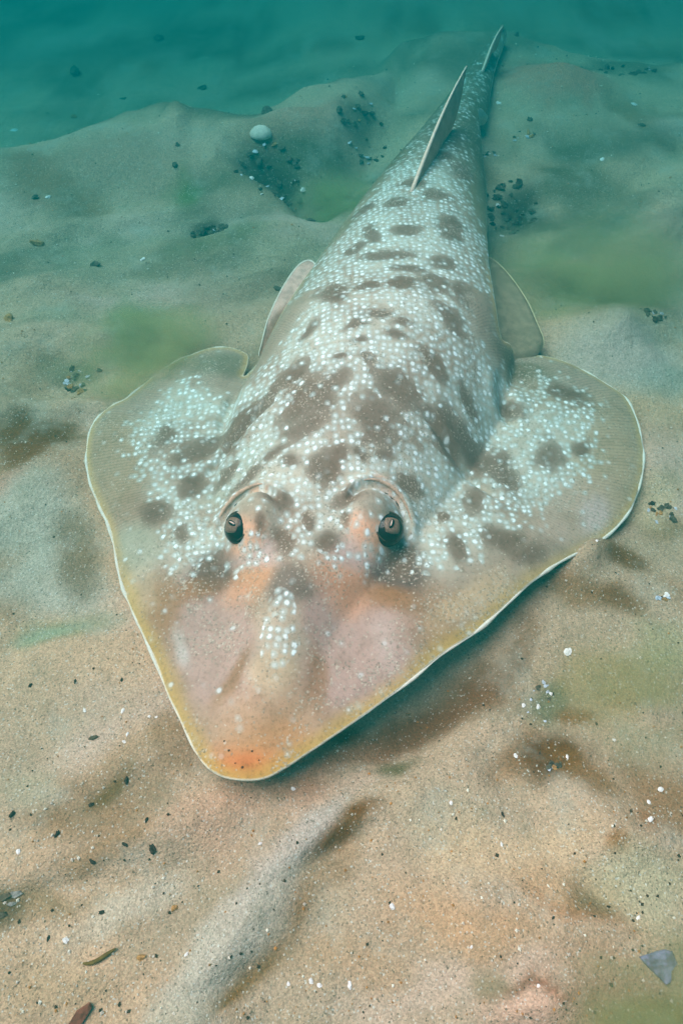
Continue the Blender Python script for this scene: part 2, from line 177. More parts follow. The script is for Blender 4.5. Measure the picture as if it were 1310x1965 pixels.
SAND_STAINS_AND_SHADE = [((-0.0363, 0.0149, 0.0204, 0.0202, 0.0071, -0.0051), (150, 122, 86), 0.7), ((-0.0167, 0.0888, 0.032, 0.0082, 0.0026, -0.0083), (168, 126, 96), 0.6), ((-0.1802, 0.0888, 0.0242, 0.0, 0.0031, -0.0115), (176, 168, 140), 0.6), ((-0.102, 0.1125, 0.0127, 0.0119, 0.0095, -0.0094), (150, 124, 90), 0.5), ((0.1082, 0.1125, 0.0111, -0.0042, -0.0092, -0.0173), (150, 110, 66), 0.5), ((0.0597, 0.0639, 0.0437, 0.0, -0.0015, -0.0159), (186, 172, 142), 0.6), ((0.0118, 0.0017, 0.0394, 0.0, -0.0003, -0.013), (184, 154, 116), 0.5), ((-0.1328, 0.0017, 0.0315, 0.0, 0.003, -0.013), (184, 160, 124), 0.5), ((-0.1037, 0.0312, 0.0295, 0.0098, 0.004, -0.0067), (200, 190, 166), 0.6), ((0.0739, 0.1447, 0.0428, 0.0361, 0.0093, -0.012), (118, 86, 56), 0.75), ((0.0396, 0.1187, 0.0313, 0.0231, 0.008, -0.0109), (122, 88, 58), 0.7), ((0.1046, 0.1764, 0.0207, 0.0166, 0.0062, -0.0096), (126, 96, 64), 0.6), ((0.0107, 0.0975, 0.0241, 0.0132, 0.0051, -0.0087), (150, 112, 80), 0.5), ((-0.2511, 0.3483, 0.0379, 0.0209, 0.0172, -0.0314), (112, 78, 38), 0.9), ((-0.2632, 0.3319, 0.0249, 0.0, 0.0078, -0.0268), (120, 80, 36), 0.8), ((-0.2552, 0.291, 0.0237, 0.0, 0.0058, -0.0196), (206, 150, 120), 0.8), ((-0.2194, 0.3059, 0.0301, 0.0156, 0.0154, -0.0285), (176, 150, 120), 0.6), ((-0.2302, 0.2718, 0.0503, 0.0, 0.0115, -0.0421), (186, 186, 166), 0.7), ((-0.1961, 0.2275, 0.044, 0.0, 0.0082, -0.0336), (180, 182, 164), 0.6), ((-0.1933, 0.1876, 0.0343, 0.0108, 0.0048, -0.0095), (130, 140, 100), 0.5), ((-0.2027, 0.1839, 0.0247, 0.0078, 0.0026, -0.0051), (150, 170, 140), 0.5), ((-0.1816, 0.2447, 0.0193, -0.0038, 0.0025, -0.0345), (120, 100, 70), 0.6), ((0.1254, 0.1034, 0.024, -0.015, -0.0102, -0.013), (96, 62, 22), 0.85), ((0.1432, 0.0859, 0.0203, -0.0241, -0.0077, -0.006), (128, 92, 44), 0.6), ((0.2013, 0.2339, 0.0207, -0.0044, -0.0041, -0.0101), (112, 84, 48), 0.8), ((0.1821, 0.1992, 0.0222, -0.0071, -0.0047, -0.0098), (120, 88, 50), 0.7), ((0.1554, 0.2071, 0.0185, -0.0082, -0.0059, -0.0112), (140, 108, 70), 0.6), ((0.1247, 0.1347, 0.0127, -0.0126, -0.0101, -0.01), (100, 110, 80), 0.6), ((0.1419, 0.1234, 0.0139, -0.0054, -0.0027, -0.0048), (134, 84, 34), 0.7), ((0.1782, 0.1414, 0.0458, 0.0, -0.0059, -0.0234), (150, 136, 76), 0.5), ((0.2055, 0.1691, 0.0238, 0.0, -0.006, -0.0216), (150, 156, 110), 0.4), ((0.0318, 0.0888, 0.0154, 0.0099, 0.0039, -0.0056), (96, 96, 60), 0.7), ((-0.0047, 0.1064, 0.0169, 0.0077, 0.0032, -0.0066), (110, 78, 46), 0.7), ((-0.0014, 0.0548, 0.026, 0.0109, 0.0037, -0.007), (116, 80, 36), 0.9), ((-0.0153, 0.036, 0.0286, 0.0146, 0.0043, -0.0063), (150, 120, 84), 0.4), ((-0.0609, -0.0068, 0.027, 0.0106, 0.0047, -0.0068), (124, 96, 50), 0.85), ((-0.082, -0.0211, 0.0204, 0.0061, 0.0034, -0.0056), (130, 104, 64), 0.6), ((-0.0044, 0.072, 0.0387, 0.013, 0.0029, -0.0072), (200, 180, 154), 0.7), ((-0.0243, 0.0509, 0.0388, 0.0248, 0.0052, -0.0063), (188, 182, 168), 0.75), ((-0.0576, 0.0127, 0.028, 0.031, 0.0123, -0.0081), (186, 184, 166), 0.7), ((-0.0776, -0.0171, 0.0128, 0.0139, 0.0128, -0.0078), (186, 182, 160), 0.5), ((-0.0283, 0.0775, 0.032, 0.0053, 0.0032, -0.0136), (176, 136, 106), 0.6), ((-0.065, 0.0587, 0.0347, 0.0, 0.0016, -0.0157), (200, 166, 136), 0.5), ((-0.1284, 0.0873, 0.0159, 0.0059, 0.0031, -0.0054), (116, 96, 58), 0.8), ((-0.1223, 0.0561, 0.0357, 0.0058, 0.003, -0.0077), (150, 120, 80), 0.5), ((-0.1568, 0.0336, 0.0367, 0.0059, 0.0026, -0.0057), (150, 128, 92), 0.6), ((-0.1748, 0.0288, 0.0138, 0.0, 0.0017, -0.0057), (96, 82, 52), 0.7), ((0.124, 0.036, 0.026, -0.0146, -0.0073, -0.0084), (166, 112, 64), 0.6), ((0.1313, 0.0312, 0.0089, -0.0077, -0.0044, -0.0037), (128, 88, 34), 0.7), ((0.1493, 0.0484, 0.0074, -0.0026, -0.0028, -0.0043), (140, 92, 34), 0.8), ((0.1742, 0.0561, 0.0085, -0.0052, -0.0054, -0.0058), (150, 104, 60), 0.6), ((0.1022, 0.0561, 0.0576, 0.0, -0.0025, -0.0155), (210, 184, 146), 0.5), ((0.0721, 0.0218, 0.049, 0.0, -0.002, -0.0162), (196, 160, 118), 0.5), ((0.0933, -0.0141, 0.0281, 0.0, -0.0017, -0.0102), (206, 176, 150), 0.8), ((0.0921, -0.0058, 0.0235, 0.0017, -0.0002, -0.0029), (130, 96, 68), 0.6), ((0.1101, -0.0068, 0.0115, -0.0036, -0.0015, -0.0024), (150, 100, 70), 0.6), ((0.1518, -0.0151, 0.0281, 0.0, -0.0033, -0.0122), (132, 120, 52), 0.85), ((0.0796, -0.0026, 0.013, 0.0, -0.0009, -0.0064), (140, 124, 88), 0.6), ((0.1547, 0.036, 0.0279, 0.0, -0.0037, -0.0146), (180, 180, 146), 0.5), ((-0.1861, 0.4822, 0.0338, 0.0, 0.009, -0.0511), (110, 130, 80), 0.6), ((-0.232, 0.4301, 0.0276, 0.0, 0.0034, -0.0145), (90, 100, 70), 0.5), ((-0.2622, 0.497, 0.0392, 0.0, 0.0037, -0.015), (140, 150, 120), 0.3), ((-0.0444, 0.4469, 0.028, 0.0, 0.0009, -0.0205), (170, 150, 124), 0.4), ((-0.1049, 0.544, 0.0716, 0.0, 0.0046, -0.0491), (176, 156, 130), 0.5), ((-0.2547, 0.7682, 0.0921, 0.0, 0.0113, -0.0591), (176, 150, 124), 0.6), ((-0.3539, 0.7345, 0.0476, 0.0, 0.0154, -0.0562), (150, 120, 90), 0.5), ((0.2431, 0.544, 0.0768, 0.0, -0.0125, -0.0573), (120, 140, 80), 0.5), ((0.25, 0.4469, 0.0654, 0.0, -0.0117, -0.0478), (196, 186, 170), 0.7), ((0.2735, 0.4139, 0.0271, 0.0, -0.0071, -0.0255), (120, 150, 140), 0.3), ((0.2832, 0.9912, 0.0656, -0.0279, -0.0165, -0.0633), (190, 140, 112), 0.9), ((0.1984, 0.6136, 0.0544, 0.0, -0.0062, -0.037), (130, 140, 110), 0.3), ((0.3235, 0.6136, 0.0489, 0.0, -0.0151, -0.0555), (176, 150, 130), 0.5), ((0.193, 0.703, 0.0351, 0.0, -0.0058, -0.0385), (50, 56, 44), 0.7), ((-0.003, 0.7247, 0.0357, 0.0, 0.0001, -0.0442), (96, 120, 60), 0.6), ((-0.1835, 0.7188, 0.0237, 0.0, 0.0047, -0.0329), (90, 120, 60), 0.6), ((-0.1183, 0.6276, 0.0631, 0.0197, 0.0037, -0.0186), (90, 110, 70), 0.3), ((-0.083, 0.7723, 0.0429, -0.0215, -0.0021, -0.0276), (60, 60, 44), 0.7), ((-0.0357, 0.8549, 0.076, 0.028, 0.0035, -0.0318), (186, 150, 124), 0.7), ((0.023, 0.8726, 0.0291, 0.0344, 0.0081, -0.031), (70, 70, 50), 0.5), ((-0.1437, 0.6567, 0.0206, 0.0103, 0.0041, -0.0153), (60, 60, 44), 0.5), ((0.2443, 0.2672, 0.0231, 0.0, -0.0054, -0.0185), (140, 120, 84), 0.6), ((0.2314, 0.291, 0.0277, 0.0, -0.0066, -0.0245), (190, 176, 140), 0.6), ((0.2644, 0.642, 0.0832, 0.0573, 0.0011, -0.0211), (110, 120, 100), 0.4)]
SAND_BUMPS = [((-0.2273, 0.3213, 0.0509, 0.0269, 0.0213, -0.0394), 0.014), ((-0.2499, 0.3596, 0.0665, 0.0064, 0.0033, -0.0102), -0.008), ((0.0527, 0.125, 0.0521, 0.041, 0.0112, -0.0147), -0.012), ((0.1045, 0.0888, 0.0304, -0.0276, -0.0092, -0.0088), -0.01), ((0.1402, 0.072, 0.0362, -0.0218, -0.0119, -0.0141), 0.008), ((-0.103, 0.0613, 0.0516, 0.018, 0.0084, -0.0148), 0.006), ((-0.0043, 0.0509, 0.0276, 0.0132, 0.0035, -0.0058), -0.009), ((-0.0609, -0.0068, 0.0284, 0.0128, 0.0051, -0.0067), -0.009), ((0.0933, -0.0141, 0.0281, 0.0, -0.0015, -0.0092), 0.012), ((0.1368, 0.0312, 0.0177, -0.0154, -0.0066, -0.0055), -0.006), ((-0.1513, 0.0336, 0.0368, 0.0059, 0.0032, -0.0071), -0.005), ((0.0669, 0.0241, 0.0601, 0.0, -0.0024, -0.021), 0.008), ((0.1715, 0.2412, 0.0234, 0.0114, 0.003, -0.0157), 0.015), ((-0.1549, 0.4126, 0.0187, 0.0219, 0.0136, -0.0209), 0.012), ((0.2437, 0.3213, 0.0369, 0.0, -0.0086, -0.0315), 0.008), ((0.2031, 0.2718, 0.0241, 0.0096, 0.0005, -0.0088), -0.004), ((0.1868, 0.2192, 0.0374, -0.0079, -0.0063, -0.0162), 0.006), ((0.1973, 0.1515, 0.0298, 0.0, -0.0075, -0.0275), 0.007), ((-0.2568, 0.4749, 0.0672, 0.0, 0.0071, -0.0288), 0.012), ((-0.1019, 0.5122, 0.0477, 0.0134, 0.0047, -0.0228), 0.012), ((-0.2418, 0.4139, 0.0742, -0.0089, 0.0019, -0.0102), -0.008), ((-0.2461, 0.7898, 0.1035, 0.0381, 0.0163, -0.0601), 0.02), ((-0.3391, 0.6712, 0.0684, 0.0, 0.0111, -0.0406), 0.012), ((-0.0825, 0.762, 0.0479, -0.032, -0.0031, -0.0242), -0.028), ((-0.0357, 0.8549, 0.0957, 0.0281, 0.0032, -0.0346), 0.018), ((0.2874, 0.9753, 0.0818, -0.0165, -0.012, -0.0533), 0.03), ((0.1876, 0.6136, 0.0435, 0.0, -0.0038, -0.024), -0.012), ((0.2538, 0.4822, 0.0628, 0.0, -0.0106, -0.0438), 0.016), ((0.3395, 0.6517, 0.0683, 0.037, -0.0032, -0.0463), 0.02), ((0.1926, 0.7009, 0.035, 0.0, -0.0048, -0.0319), -0.012), ((0.023, 0.8674, 0.0328, 0.0, -0.0004, -0.0246), -0.012), ((-0.1433, 0.6537, 0.0213, 0.0069, 0.003, -0.0136), -0.012), ((-0.2313, 0.4268, 0.0321, 0.0, 0.0027, -0.0118), -0.008)]
SAND_RIDGES = [([(0.0344, 0.0803), (0.0132, 0.0687), (-0.0073, 0.0613), (-0.0297, 0.0459), (-0.0478, 0.0241), (-0.0642, -0.0005), (-0.0769, -0.0221)], 0.011, 0.017), ([(0.0974, 1.1281), (0.0641, 0.899), (0.0282, 0.7942), (-0.0326, 0.7192)], -0.035, 0.03), ([(-0.285, 0.377), (-0.234, 0.3818), (-0.1797, 0.3723), (-0.1388, 0.3596)], -0.007, 0.01), ([(-0.2904, 0.3951), (-0.2485, 0.4044), (-0.1861, 0.383)], 0.006, 0.014), ([(0.4142, 0.807), (0.3241, 0.7247), (0.2559, 0.682), (0.1733, 0.6667)], -0.014, 0.02), ([(0.4298, 0.8589), (0.3048, 0.7705), (0.2087, 0.7472)], 0.01, 0.03), ([(0.3963, 0.7472), (0.2994, 0.6717), (0.2255, 0.642)], 0.012, 0.02), ([(-0.1811, 0.8305), (-0.1331, 0.7897), (-0.0943, 0.7576), (-0.0574, 0.7446)], -0.022, 0.014), ([(-0.2037, 0.8569), (-0.1459, 0.794), (-0.0999, 0.7499)], 0.016, 0.02), ([(0.0514, 0.7472), (-0.0501, 0.5778), (-0.116, 0.5046), (-0.1716, 0.4822)], -0.01, 0.02), ([(-0.3352, 0.544), (-0.2486, 0.5691), (-0.1633, 0.5954), (-0.0758, 0.6517)], 0.01, 0.03), ([(-0.304, 0.4401), (-0.2155, 0.4607), (-0.156, 0.4749)], -0.008, 0.02), ([(0.0142, 0.1187), (0.0572, 0.1414), (0.1062, 0.1876)], -0.008, 0.03), ([(0.0769, 0.1125), (0.0997, 0.1414), (0.1258, 0.1801)], 0.006, 0.015), ([(0.2779, 0.4822), (0.306, 0.4469)], -0.008, 0.02), ([(-0.2236, 0.1728), (-0.1953, 0.182), (-0.1662, 0.1914)], -0.006, 0.01), ([(0.1178, 0.1728), (0.1343, 0.1515)], -0.004, 0.006), ([(-0.1933, 0.072), (-0.1529, 0.0888), (-0.1011, 0.1064)], 0.005, 0.012), ([(-0.1832, 0.0384), (-0.131, 0.0561), (-0.0694, 0.072)], 0.004, 0.014), ([(0.0559, -0.0047), (0.0805, 0.0038), (0.1117, 0.0017)], 0.005, 0.012)]
PELVIC_LEFT = [(-0.0689, 0.4217, 0.026), (-0.0665, 0.4313, 0.034), (-0.0627, 0.4448, 0.042), (-0.0574, 0.4637, 0.046), (-0.05, 0.4875, 0.048), (-0.0417, 0.5085, 0.049), (-0.035, 0.5179, 0.05), (-0.0286, 0.521, 0.05), (-0.0233, 0.5148, 0.05), (-0.0202, 0.501, 0.05), (-0.0203, 0.4818, 0.05), (-0.0234, 0.4619, 0.05), (-0.0286, 0.4533, 0.046), (-0.042, 0.4441, 0.036), (-0.0573, 0.4298, 0.028)]
PELVIC_RIGHT = [(0.1461, 0.422, 0.02), (0.1631, 0.4281, 0.018), (0.1743, 0.4413, 0.018), (0.1765, 0.4512, 0.02), (0.1728, 0.4672, 0.024), (0.1684, 0.4936, 0.026), (0.1603, 0.5228, 0.027), (0.1499, 0.5471, 0.028), (0.1398, 0.5581, 0.029), (0.1302, 0.5591, 0.03), (0.1197, 0.5208, 0.034), (0.1154, 0.483, 0.034), (0.1191, 0.4484, 0.028), (0.128, 0.4223, 0.022)]
BLACK_PEBBLES = [(-0.1025, 0.053, 0.005), (-0.1172, 0.0548, 0.003), (-0.1339, 0.0471, 0.0034), (-0.1838, 0.0706, 0.0043), (-0.1417, 0.0761, 0.0031), (-0.1071, 0.0666, 0.0027), (-0.1235, 0.0885, 0.0044), (-0.1562, 0.0605, 0.0042), (-0.1259, 0.0239, 0.003), (-0.1508, 0.0125, 0.0024), (-0.1698, 0.1502, 0.0033), (-0.1397, 0.1502, 0.0025), (-0.1979, 0.1474, 0.003), (0.0914, 0.0714, 0.0027), (0.1082, 0.0211, 0.002)]
FAR_PEBBLES = [(-0.3521, 1.4683, 0.0178), (-0.0946, 0.8864, 0.0156), (-0.2332, 1.2104, 0.0138), (-0.4647, 1.2835, 0.0186), (-0.0334, 0.683, 0.0076), (-0.3559, 1.1661, 0.0105), (0.0316, 1.3305, 0.0135), (0.2695, 1.1806, 0.0122), (0.2385, 0.8808, 0.008), (0.3714, 0.8562, 0.0081), (-0.1933, 0.7951, 0.0065), (-0.1921, 0.7604, 0.007), (-0.2493, 0.5848, 0.0096), (-0.3369, 0.696, 0.0063), (-0.0639, 0.5607, 0.0077)]
TAN_PEBBLES = [(-0.3117, 0.4985, 0.0091), (-0.2424, 0.4255, 0.0061), (-0.2304, 0.419, 0.007), (-0.1022, 0.0043, 0.0033), (-0.0882, 0.026, 0.0033), (-0.1564, 0.06, 0.0021), (-0.3199, 0.6267, 0.0091), (-0.418, 1.0927, 0.0091)]
WHITE_CHIPS = [(0.1475, 0.1695, 0.0051), (-0.1418, 0.0118, 0.0031), (0.0039, -0.007, 0.0029), (-0.0151, -0.0054, 0.0026), (-0.0111, -0.007, 0.0022), (-0.0267, -0.0064, 0.0019), (0.1037, 0.1034, 0.0027), (0.1702, 0.0671, 0.0032), (0.1828, 0.0839, 0.0029), (0.0266, 0.0262, 0.0032), (0.0887, 0.0561, 0.002), (0.1328, 0.1019, 0.0021), (0.0625, 0.0775, 0.002), (0.095, -0.0073, 0.002), (-0.0786, 0.0056, 0.002), (-0.0446, 0.0561, 0.002), (-0.028, 0.085, 0.0023), (-0.1755, 0.0517, 0.0028), (-0.1349, 0.1305, 0.0028), (-0.1596, 0.1315, 0.0025), (-0.1178, 0.1266, 0.0017), (-0.1136, 0.1263, 0.0017), (-0.13, 0.1113, 0.0024), (-0.1293, 0.1159, 0.0021), (-0.4968, 1.0451, 0.01), (-0.3249, 0.7008, 0.0063), (-0.203, 0.5927, 0.0054), (0.3832, 0.928, 0.0078), (0.3069, 0.7801, 0.0059), (0.1737, 0.6498, 0.005), (0.207, 0.9325, 0.0066), (0.173, 0.0767, 0.0021), (0.1631, 0.1122, 0.0021), (0.1536, 0.0213, 0.0021), (0.0652, 0.0087, 0.0016), (0.1792, 0.246, 0.002)]
PALE_SHELL = [(-0.0966, 0.8201, 0.0248)]
BLUE_STONE = [(0.1585, 0.0017, 0.0186)]
BROWN_SHELL = [(-0.1278, -0.0197, 0.0121)]
TWIG = [(-0.1228, 0.0043, 0.0154)]
SHARDS = [(-0.1787, 0.0307, 0.0091), (-0.1731, 0.0322, 0.0077), (-0.1774, 0.0227, 0.0063), (-0.174, 0.0276, 0.0049), (-0.15, 0.1141, 0.0064)]
PILE_SHELL = [(-0.0828, 0.7671, 0.0417, 28, 26)]
PILE_CREST = [(0.023, 0.8726, 0.0345, 30, 16)]
PILE_LOG = [(-0.1424, 0.6557, 0.0212, 10, 11)]
PILE_LEFT = [(-0.2316, 0.4321, 0.0182, 16, 11)]
PILE_RIGHTFIN = [(0.2399, 0.2789, 0.0113, 22, 9)]
PILE_SHADOW = [(0.125, 0.1364, 0.012, 26, 9)]
PILE_BROWN = [(0.1236, 0.0972, 0.0048, 10, 5)]
PILE_EDGE = [(0.2204, 0.2087, 0.0048, 12, 4)]
PILE_DARK = [(0.1909, 0.7009, 0.0318, 26, 22)]
PILE_TAIL = [(0.1771, 0.807, 0.0132, 12, 5)]
PILE_TAILB = [(0.223, 0.8456, 0.0169, 14, 5)]
PILE_HILL = [(0.4016, 1.0495, 0.0477, 12, 8)]
PILE_REAR = [(0.2917, 0.497, 0.0135, 8, 6)]
SILT = [(-0.1729, 0.4469, 0.0824, 1.0, 190, 'olive silt cloud hanging over the rear edge of the left pectoral fin'), (0.2482, 0.544, 0.1324, 0.8, 70, 'thin olive silt cloud drifting behind the right pectoral fin'), (0.1548, -0.0181, 0.0653, 0.7, 170, 'olive silt cloud beside the blue grey stone fragment'), (0.1733, 0.1347, 0.0621, 0.9, 50, 'faint yellowish silt cloud beyond the shadow of the snout'), (0.003, 0.7247, 0.0728, 0.8, 110, 'small green silt cloud left of the dorsal fin')]

# ---------------------------------------------------------------- object helpers
def tag(o, label=None, cat=None, group=None, kind=None):
    if label: o["label"] = label
    if cat: o["category"] = cat
    if group: o["group"] = group
    if kind: o["kind"] = kind
    return o

def link_mesh(name, verts, faces, mat, parent=None, base=(0, 0, 0), smooth=True):
    me = bpy.data.meshes.new(name)
    v = np.asarray(verts, float) - np.asarray(base, float)
    me.from_pydata(v.tolist(), [], faces)
    if smooth: me.polygons.foreach_set("use_smooth", [True] * len(me.polygons))
    me.materials.append(mat); me.update()
    o = bpy.data.objects.new(name, me); COL.objects.link(o)
    if parent is not None: o.parent = parent
    else: o.location = base
    return o

def mat_new(name):
    m = bpy.data.materials.new(name); m.use_nodes = True
    nt = m.node_tree; b = nt.nodes["Principled BSDF"]
    b.inputs["Roughness"].default_value = 0.6
    b.inputs["IOR"].default_value = 1.16          # wet surfaces under water show little gloss
    return m, nt, b

def N(nt, t, **kw):
    n = nt.nodes.new(t)
    for k, v in kw.items():
        if hasattr(n, k): setattr(n, k, v)
        else: n.inputs[k.replace('_', ' ')].default_value = v
    return n

def mixc(nt, fac, a, b, mode='MIX'):
    n = nt.nodes.new("ShaderNodeMix"); n.data_type = 'RGBA'; n.blend_type = mode
    for sock, val in ((n.inputs[0], fac), (n.inputs[6], a), (n.inputs[7], b)):
        if isinstance(val, bpy.types.NodeSocket): nt.links.new(val, sock)
        elif isinstance(val, (int, float)): sock.default_value = val
        else: sock.default_value = (*val, 1)
    return n.outputs[2]

def ramp(nt, val, lo, hi, a=0.0, b=1.0):
    n = nt.nodes.new("ShaderNodeMapRange"); n.interpolation_type = 'SMOOTHSTEP'
    nt.links.new(val, n.inputs[0])
    n.inputs[1].default_value = lo; n.inputs[2].default_value = hi; n.inputs[3].default_value = a; n.inputs[4].default_value = b
    return n.outputs[0]

def math_n(nt, op, a, b):
    n = nt.nodes.new("ShaderNodeMath"); n.operation = op
    for s, v in ((n.inputs[0], a), (n.inputs[1], b)):
        if isinstance(v, bpy.types.NodeSocket): nt.links.new(v, s)
        else: s.default_value = v
    return n.outputs[0]

def put_color(me, name, rgb):
    a = me.attributes.new(name, 'FLOAT_COLOR', 'POINT')
    a.data.foreach_set("color", np.c_[rgb, np.ones(len(rgb))].astype(np.float32).ravel())

def put_float(me, name, v):
    a = me.attributes.new(name, 'FLOAT', 'POINT')
    a.data.foreach_set("value", np.asarray(v, np.float32))

def ell_r(x, y, e):
    cx, cy, ax, ay, bx, by = e
    det = ax * by - bx * ay
    dx, dy = x - cx, y - cy
    return np.hypot((by * dx - bx * dy) / det, (-ay * dx + ax * dy) / det)

# ---------------------------------------------------------------- seabed
FISH = catmull(MARGIN, 5)
def seabed_h(x, y):
    x = np.asarray(x, float); y = np.asarray(y, float)
    wx = x + 0.018 * fbm(x * 7, y * 7, 3, 3.1); wy = y + 0.018 * fbm(x * 7, y * 7, 3, 8.7)
    z = 0.010 * fbm(wx * 5, wy * 5, 3, 1.0) + 0.006 * fbm(wx * 15 + wy * 5, wy * 22 - wx * 8, 3, 5.0)
    z += 0.0045 * fbm((wx * 6 + wy * 5), (wy * 30 - wx * 12), 3, 61.0) * (.4 + sstep(.3, .8, y))
    far = sstep(.5, 1.2, y) + sstep(.5, 1.4, np.abs(x))
    z += 0.035 * fbm(wx * 2.2, wy * 3.0, 3, 2.0) * np.clip(far, 0, 1.3)
    near = np.ones_like(x)
    bb = (x > -.40) & (x < .45) & (y > -.1) & (y < 1.3)
    dm = np.full(x.shape, .3)
    if bb.any():
        dm[bb] = seg_dist(x[bb], y[bb], FISH[::3], True)
        ins = inside(x[bb], y[bb], FISH[::2])
        dm[bb] = np.where(ins, 0, dm[bb])
    quiet = 0.22 + 0.78 * sstep(.0, .08, dm)
    z = z * quiet
    for e, h in SAND_BUMPS:
        z += h * np.exp(-ell_r(wx * .6 + x * .4, wy * .6 + y * .4, e) ** 2 * 1.3)
    for line, h, w in SAND_RIDGES:
        L = np.array(line); lo = L.min(0) - .12; hi = L.max(0) + .12
        k = (x > lo[0]) & (x < hi[0]) & (y > lo[1]) & (y < hi[1])
        if k.any():
            dd = seg_dist(wx[k] * .5 + x[k] * .5, wy[k] * .5 + y[k] * .5, L)
            z[k] += h * np.exp(-(dd / w) ** 2) * (0.75 + 0.6 * vnoise(x[k] * 14, y[k] * 14))
    z += bank(x, y)
    return z

def build_seabed():
    def axis(lo, hi, dlo, dhi, step):
        a = list(np.arange(dlo, dhi, step)); s = step; p = dhi
        while p < hi: a.append(p); s *= 1.09; p += s
        a.append(hi); s = step; p = dlo - step; b = []
        while p > lo: b.append(p); s *= 1.09; p -= s
        b.append(lo)
        return np.array(b[::-1] + a)
    xs = axis(-4.9, 4.9, -.48, .62, .0032); ys = axis(-2.9, 5.9, -.06, .62, .0032)
    X, Y = np.meshgrid(xs, ys); x = X.ravel(); y = Y.ravel()
    z = seabed_h(x, y)
    nx, ny = len(xs), len(ys)
    i = np.arange(nx * ny).reshape(ny, nx)
    q = np.stack([i[:-1, :-1], i[:-1, 1:], i[1:, 1:], i[1:, :-1]], -1).reshape(-1, 4)
    # sediment colour: beige sand with patches of pale silt, iron-brown and olive detritus, plus painted snout shadow
    wx = x + 0.022 * fbm(x * 12, y * 12, 4, 21.0); wy = y + 0.022 * fbm(x * 12, y * 12, 4, 33.0)
    col = np.tile(lin((190, 169, 140)), (len(x), 1))
    def blend(c, k): 
        nonlocal col
        col = col + (lin(c) - col) * np.clip(k, 0, 1)[:, None]
    blend((172, 164, 136), sstep(.02, .45, fbm(wx * 4.5, wy * 6.5, 3, 4.0)))
    blend((204, 176, 142), sstep(.05, .5, fbm(wx * 6, wy * 8, 3, 40.0)) * .8)
    blend((134, 104, 66), sstep(.24, .62, fbm(wx * 9 + wy * 4, wy * 13, 4, 60.0)) * .7)
    # finer silt combed into streaks by the swell, thicker away from the fish
    st = fbm(wx * 5 + wy * 3, wy * 17 - wx * 6, 4, 90.0)
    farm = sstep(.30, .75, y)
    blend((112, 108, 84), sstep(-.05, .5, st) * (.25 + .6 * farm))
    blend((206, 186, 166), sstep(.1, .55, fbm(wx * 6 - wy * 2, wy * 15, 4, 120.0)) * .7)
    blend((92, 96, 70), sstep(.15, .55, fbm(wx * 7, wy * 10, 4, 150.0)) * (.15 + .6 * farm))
    blend((150, 112, 74), sstep(.2, .6, fbm(wx * 10 + wy * 6, wy * 14, 4, 180.0)) * .55 * (1 - farm))
    for e, c, k in SAND_STAINS_AND_SHADE:  # brown silt band right of the snout also paints in its cast shadow
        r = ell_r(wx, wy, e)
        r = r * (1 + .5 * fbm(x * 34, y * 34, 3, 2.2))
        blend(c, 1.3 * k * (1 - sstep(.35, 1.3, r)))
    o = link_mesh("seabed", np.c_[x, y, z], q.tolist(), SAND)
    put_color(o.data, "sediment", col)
    tag(o, "rippled beige sand seabed with brown and olive silt patches and a painted snout shadow", "seabed", kind="structure")
    return o

def sand_material():
    m, nt, b = mat_new("sand")
    tc = nt.nodes.new("ShaderNodeTexCoord").outputs["Object"]
    at = N(nt, "ShaderNodeAttribute", attribute_name="sediment")
    v1 = N(nt, "ShaderNodeTexVoronoi", Scale=1250.0); nt.links.new(tc, v1.inputs["Vector"])
    sep = nt.nodes.new("ShaderNodeSeparateColor"); nt.links.new(v1.outputs["Color"], sep.inputs[0])
    n1 = N(nt, "ShaderNodeTexNoise", Scale=90.0, Detail=6.0, Roughness=0.7); nt.links.new(tc, n1.inputs["Vector"])
    n2 = N(nt, "ShaderNodeTexNoise", Scale=22.0, Detail=5.0, Roughness=0.65); nt.links.new(tc, n2.inputs["Vector"])
    g = ramp(nt, sep.outputs[0], 0, 1, 0.80, 1.20)
    grey = nt.nodes.new("ShaderNodeCombineColor")
    for k in range(3): nt.links.new(g, grey.inputs[k])
    c = mixc(nt, 1.0, at.outputs["Color"], grey.outputs[0], 'MULTIPLY')
    c = mixc(nt, ramp(nt, sep.outputs[1], .955, .975, 0, .6), c, (.09, .065, .04))       # dark grains
    c = mixc(nt, ramp(nt, sep.outputs[2], .96, .98, 0, .5), c, (.78, .74, .66))         # shell grit
    c = mixc(nt, ramp(nt, n1.outputs[0], .50, .75, 0, .30), c, (.22, .15, .085))
    c = mixc(nt, ramp(nt, n2.outputs[0], .52, .72, 0, .28), c, (.30, .235, .15))
    c = mixc(nt, ramp(nt, n2.outputs[0], .48, .30, 0, .30), c, (.52, .46, .37))
    nt.links.new(c, b.inputs["Base Color"]); b.inputs["Roughness"].default_value = .9
    bp = N(nt, "ShaderNodeBump", Strength=.6, Distance=.0006)
    bp2 = N(nt, "ShaderNodeBump", Strength=.8, Distance=.005)
    nt.links.new(sep.outputs[0], bp.inputs["Height"]); nt.links.new(n1.outputs[0], bp2.inputs["Height"])
    nt.links.new(bp2.outputs[0], bp.inputs["Normal"]); nt.links.new(bp.outputs[0], b.inputs["Normal"])
    return m

SAND = sand_material()
seabed = build_seabed()

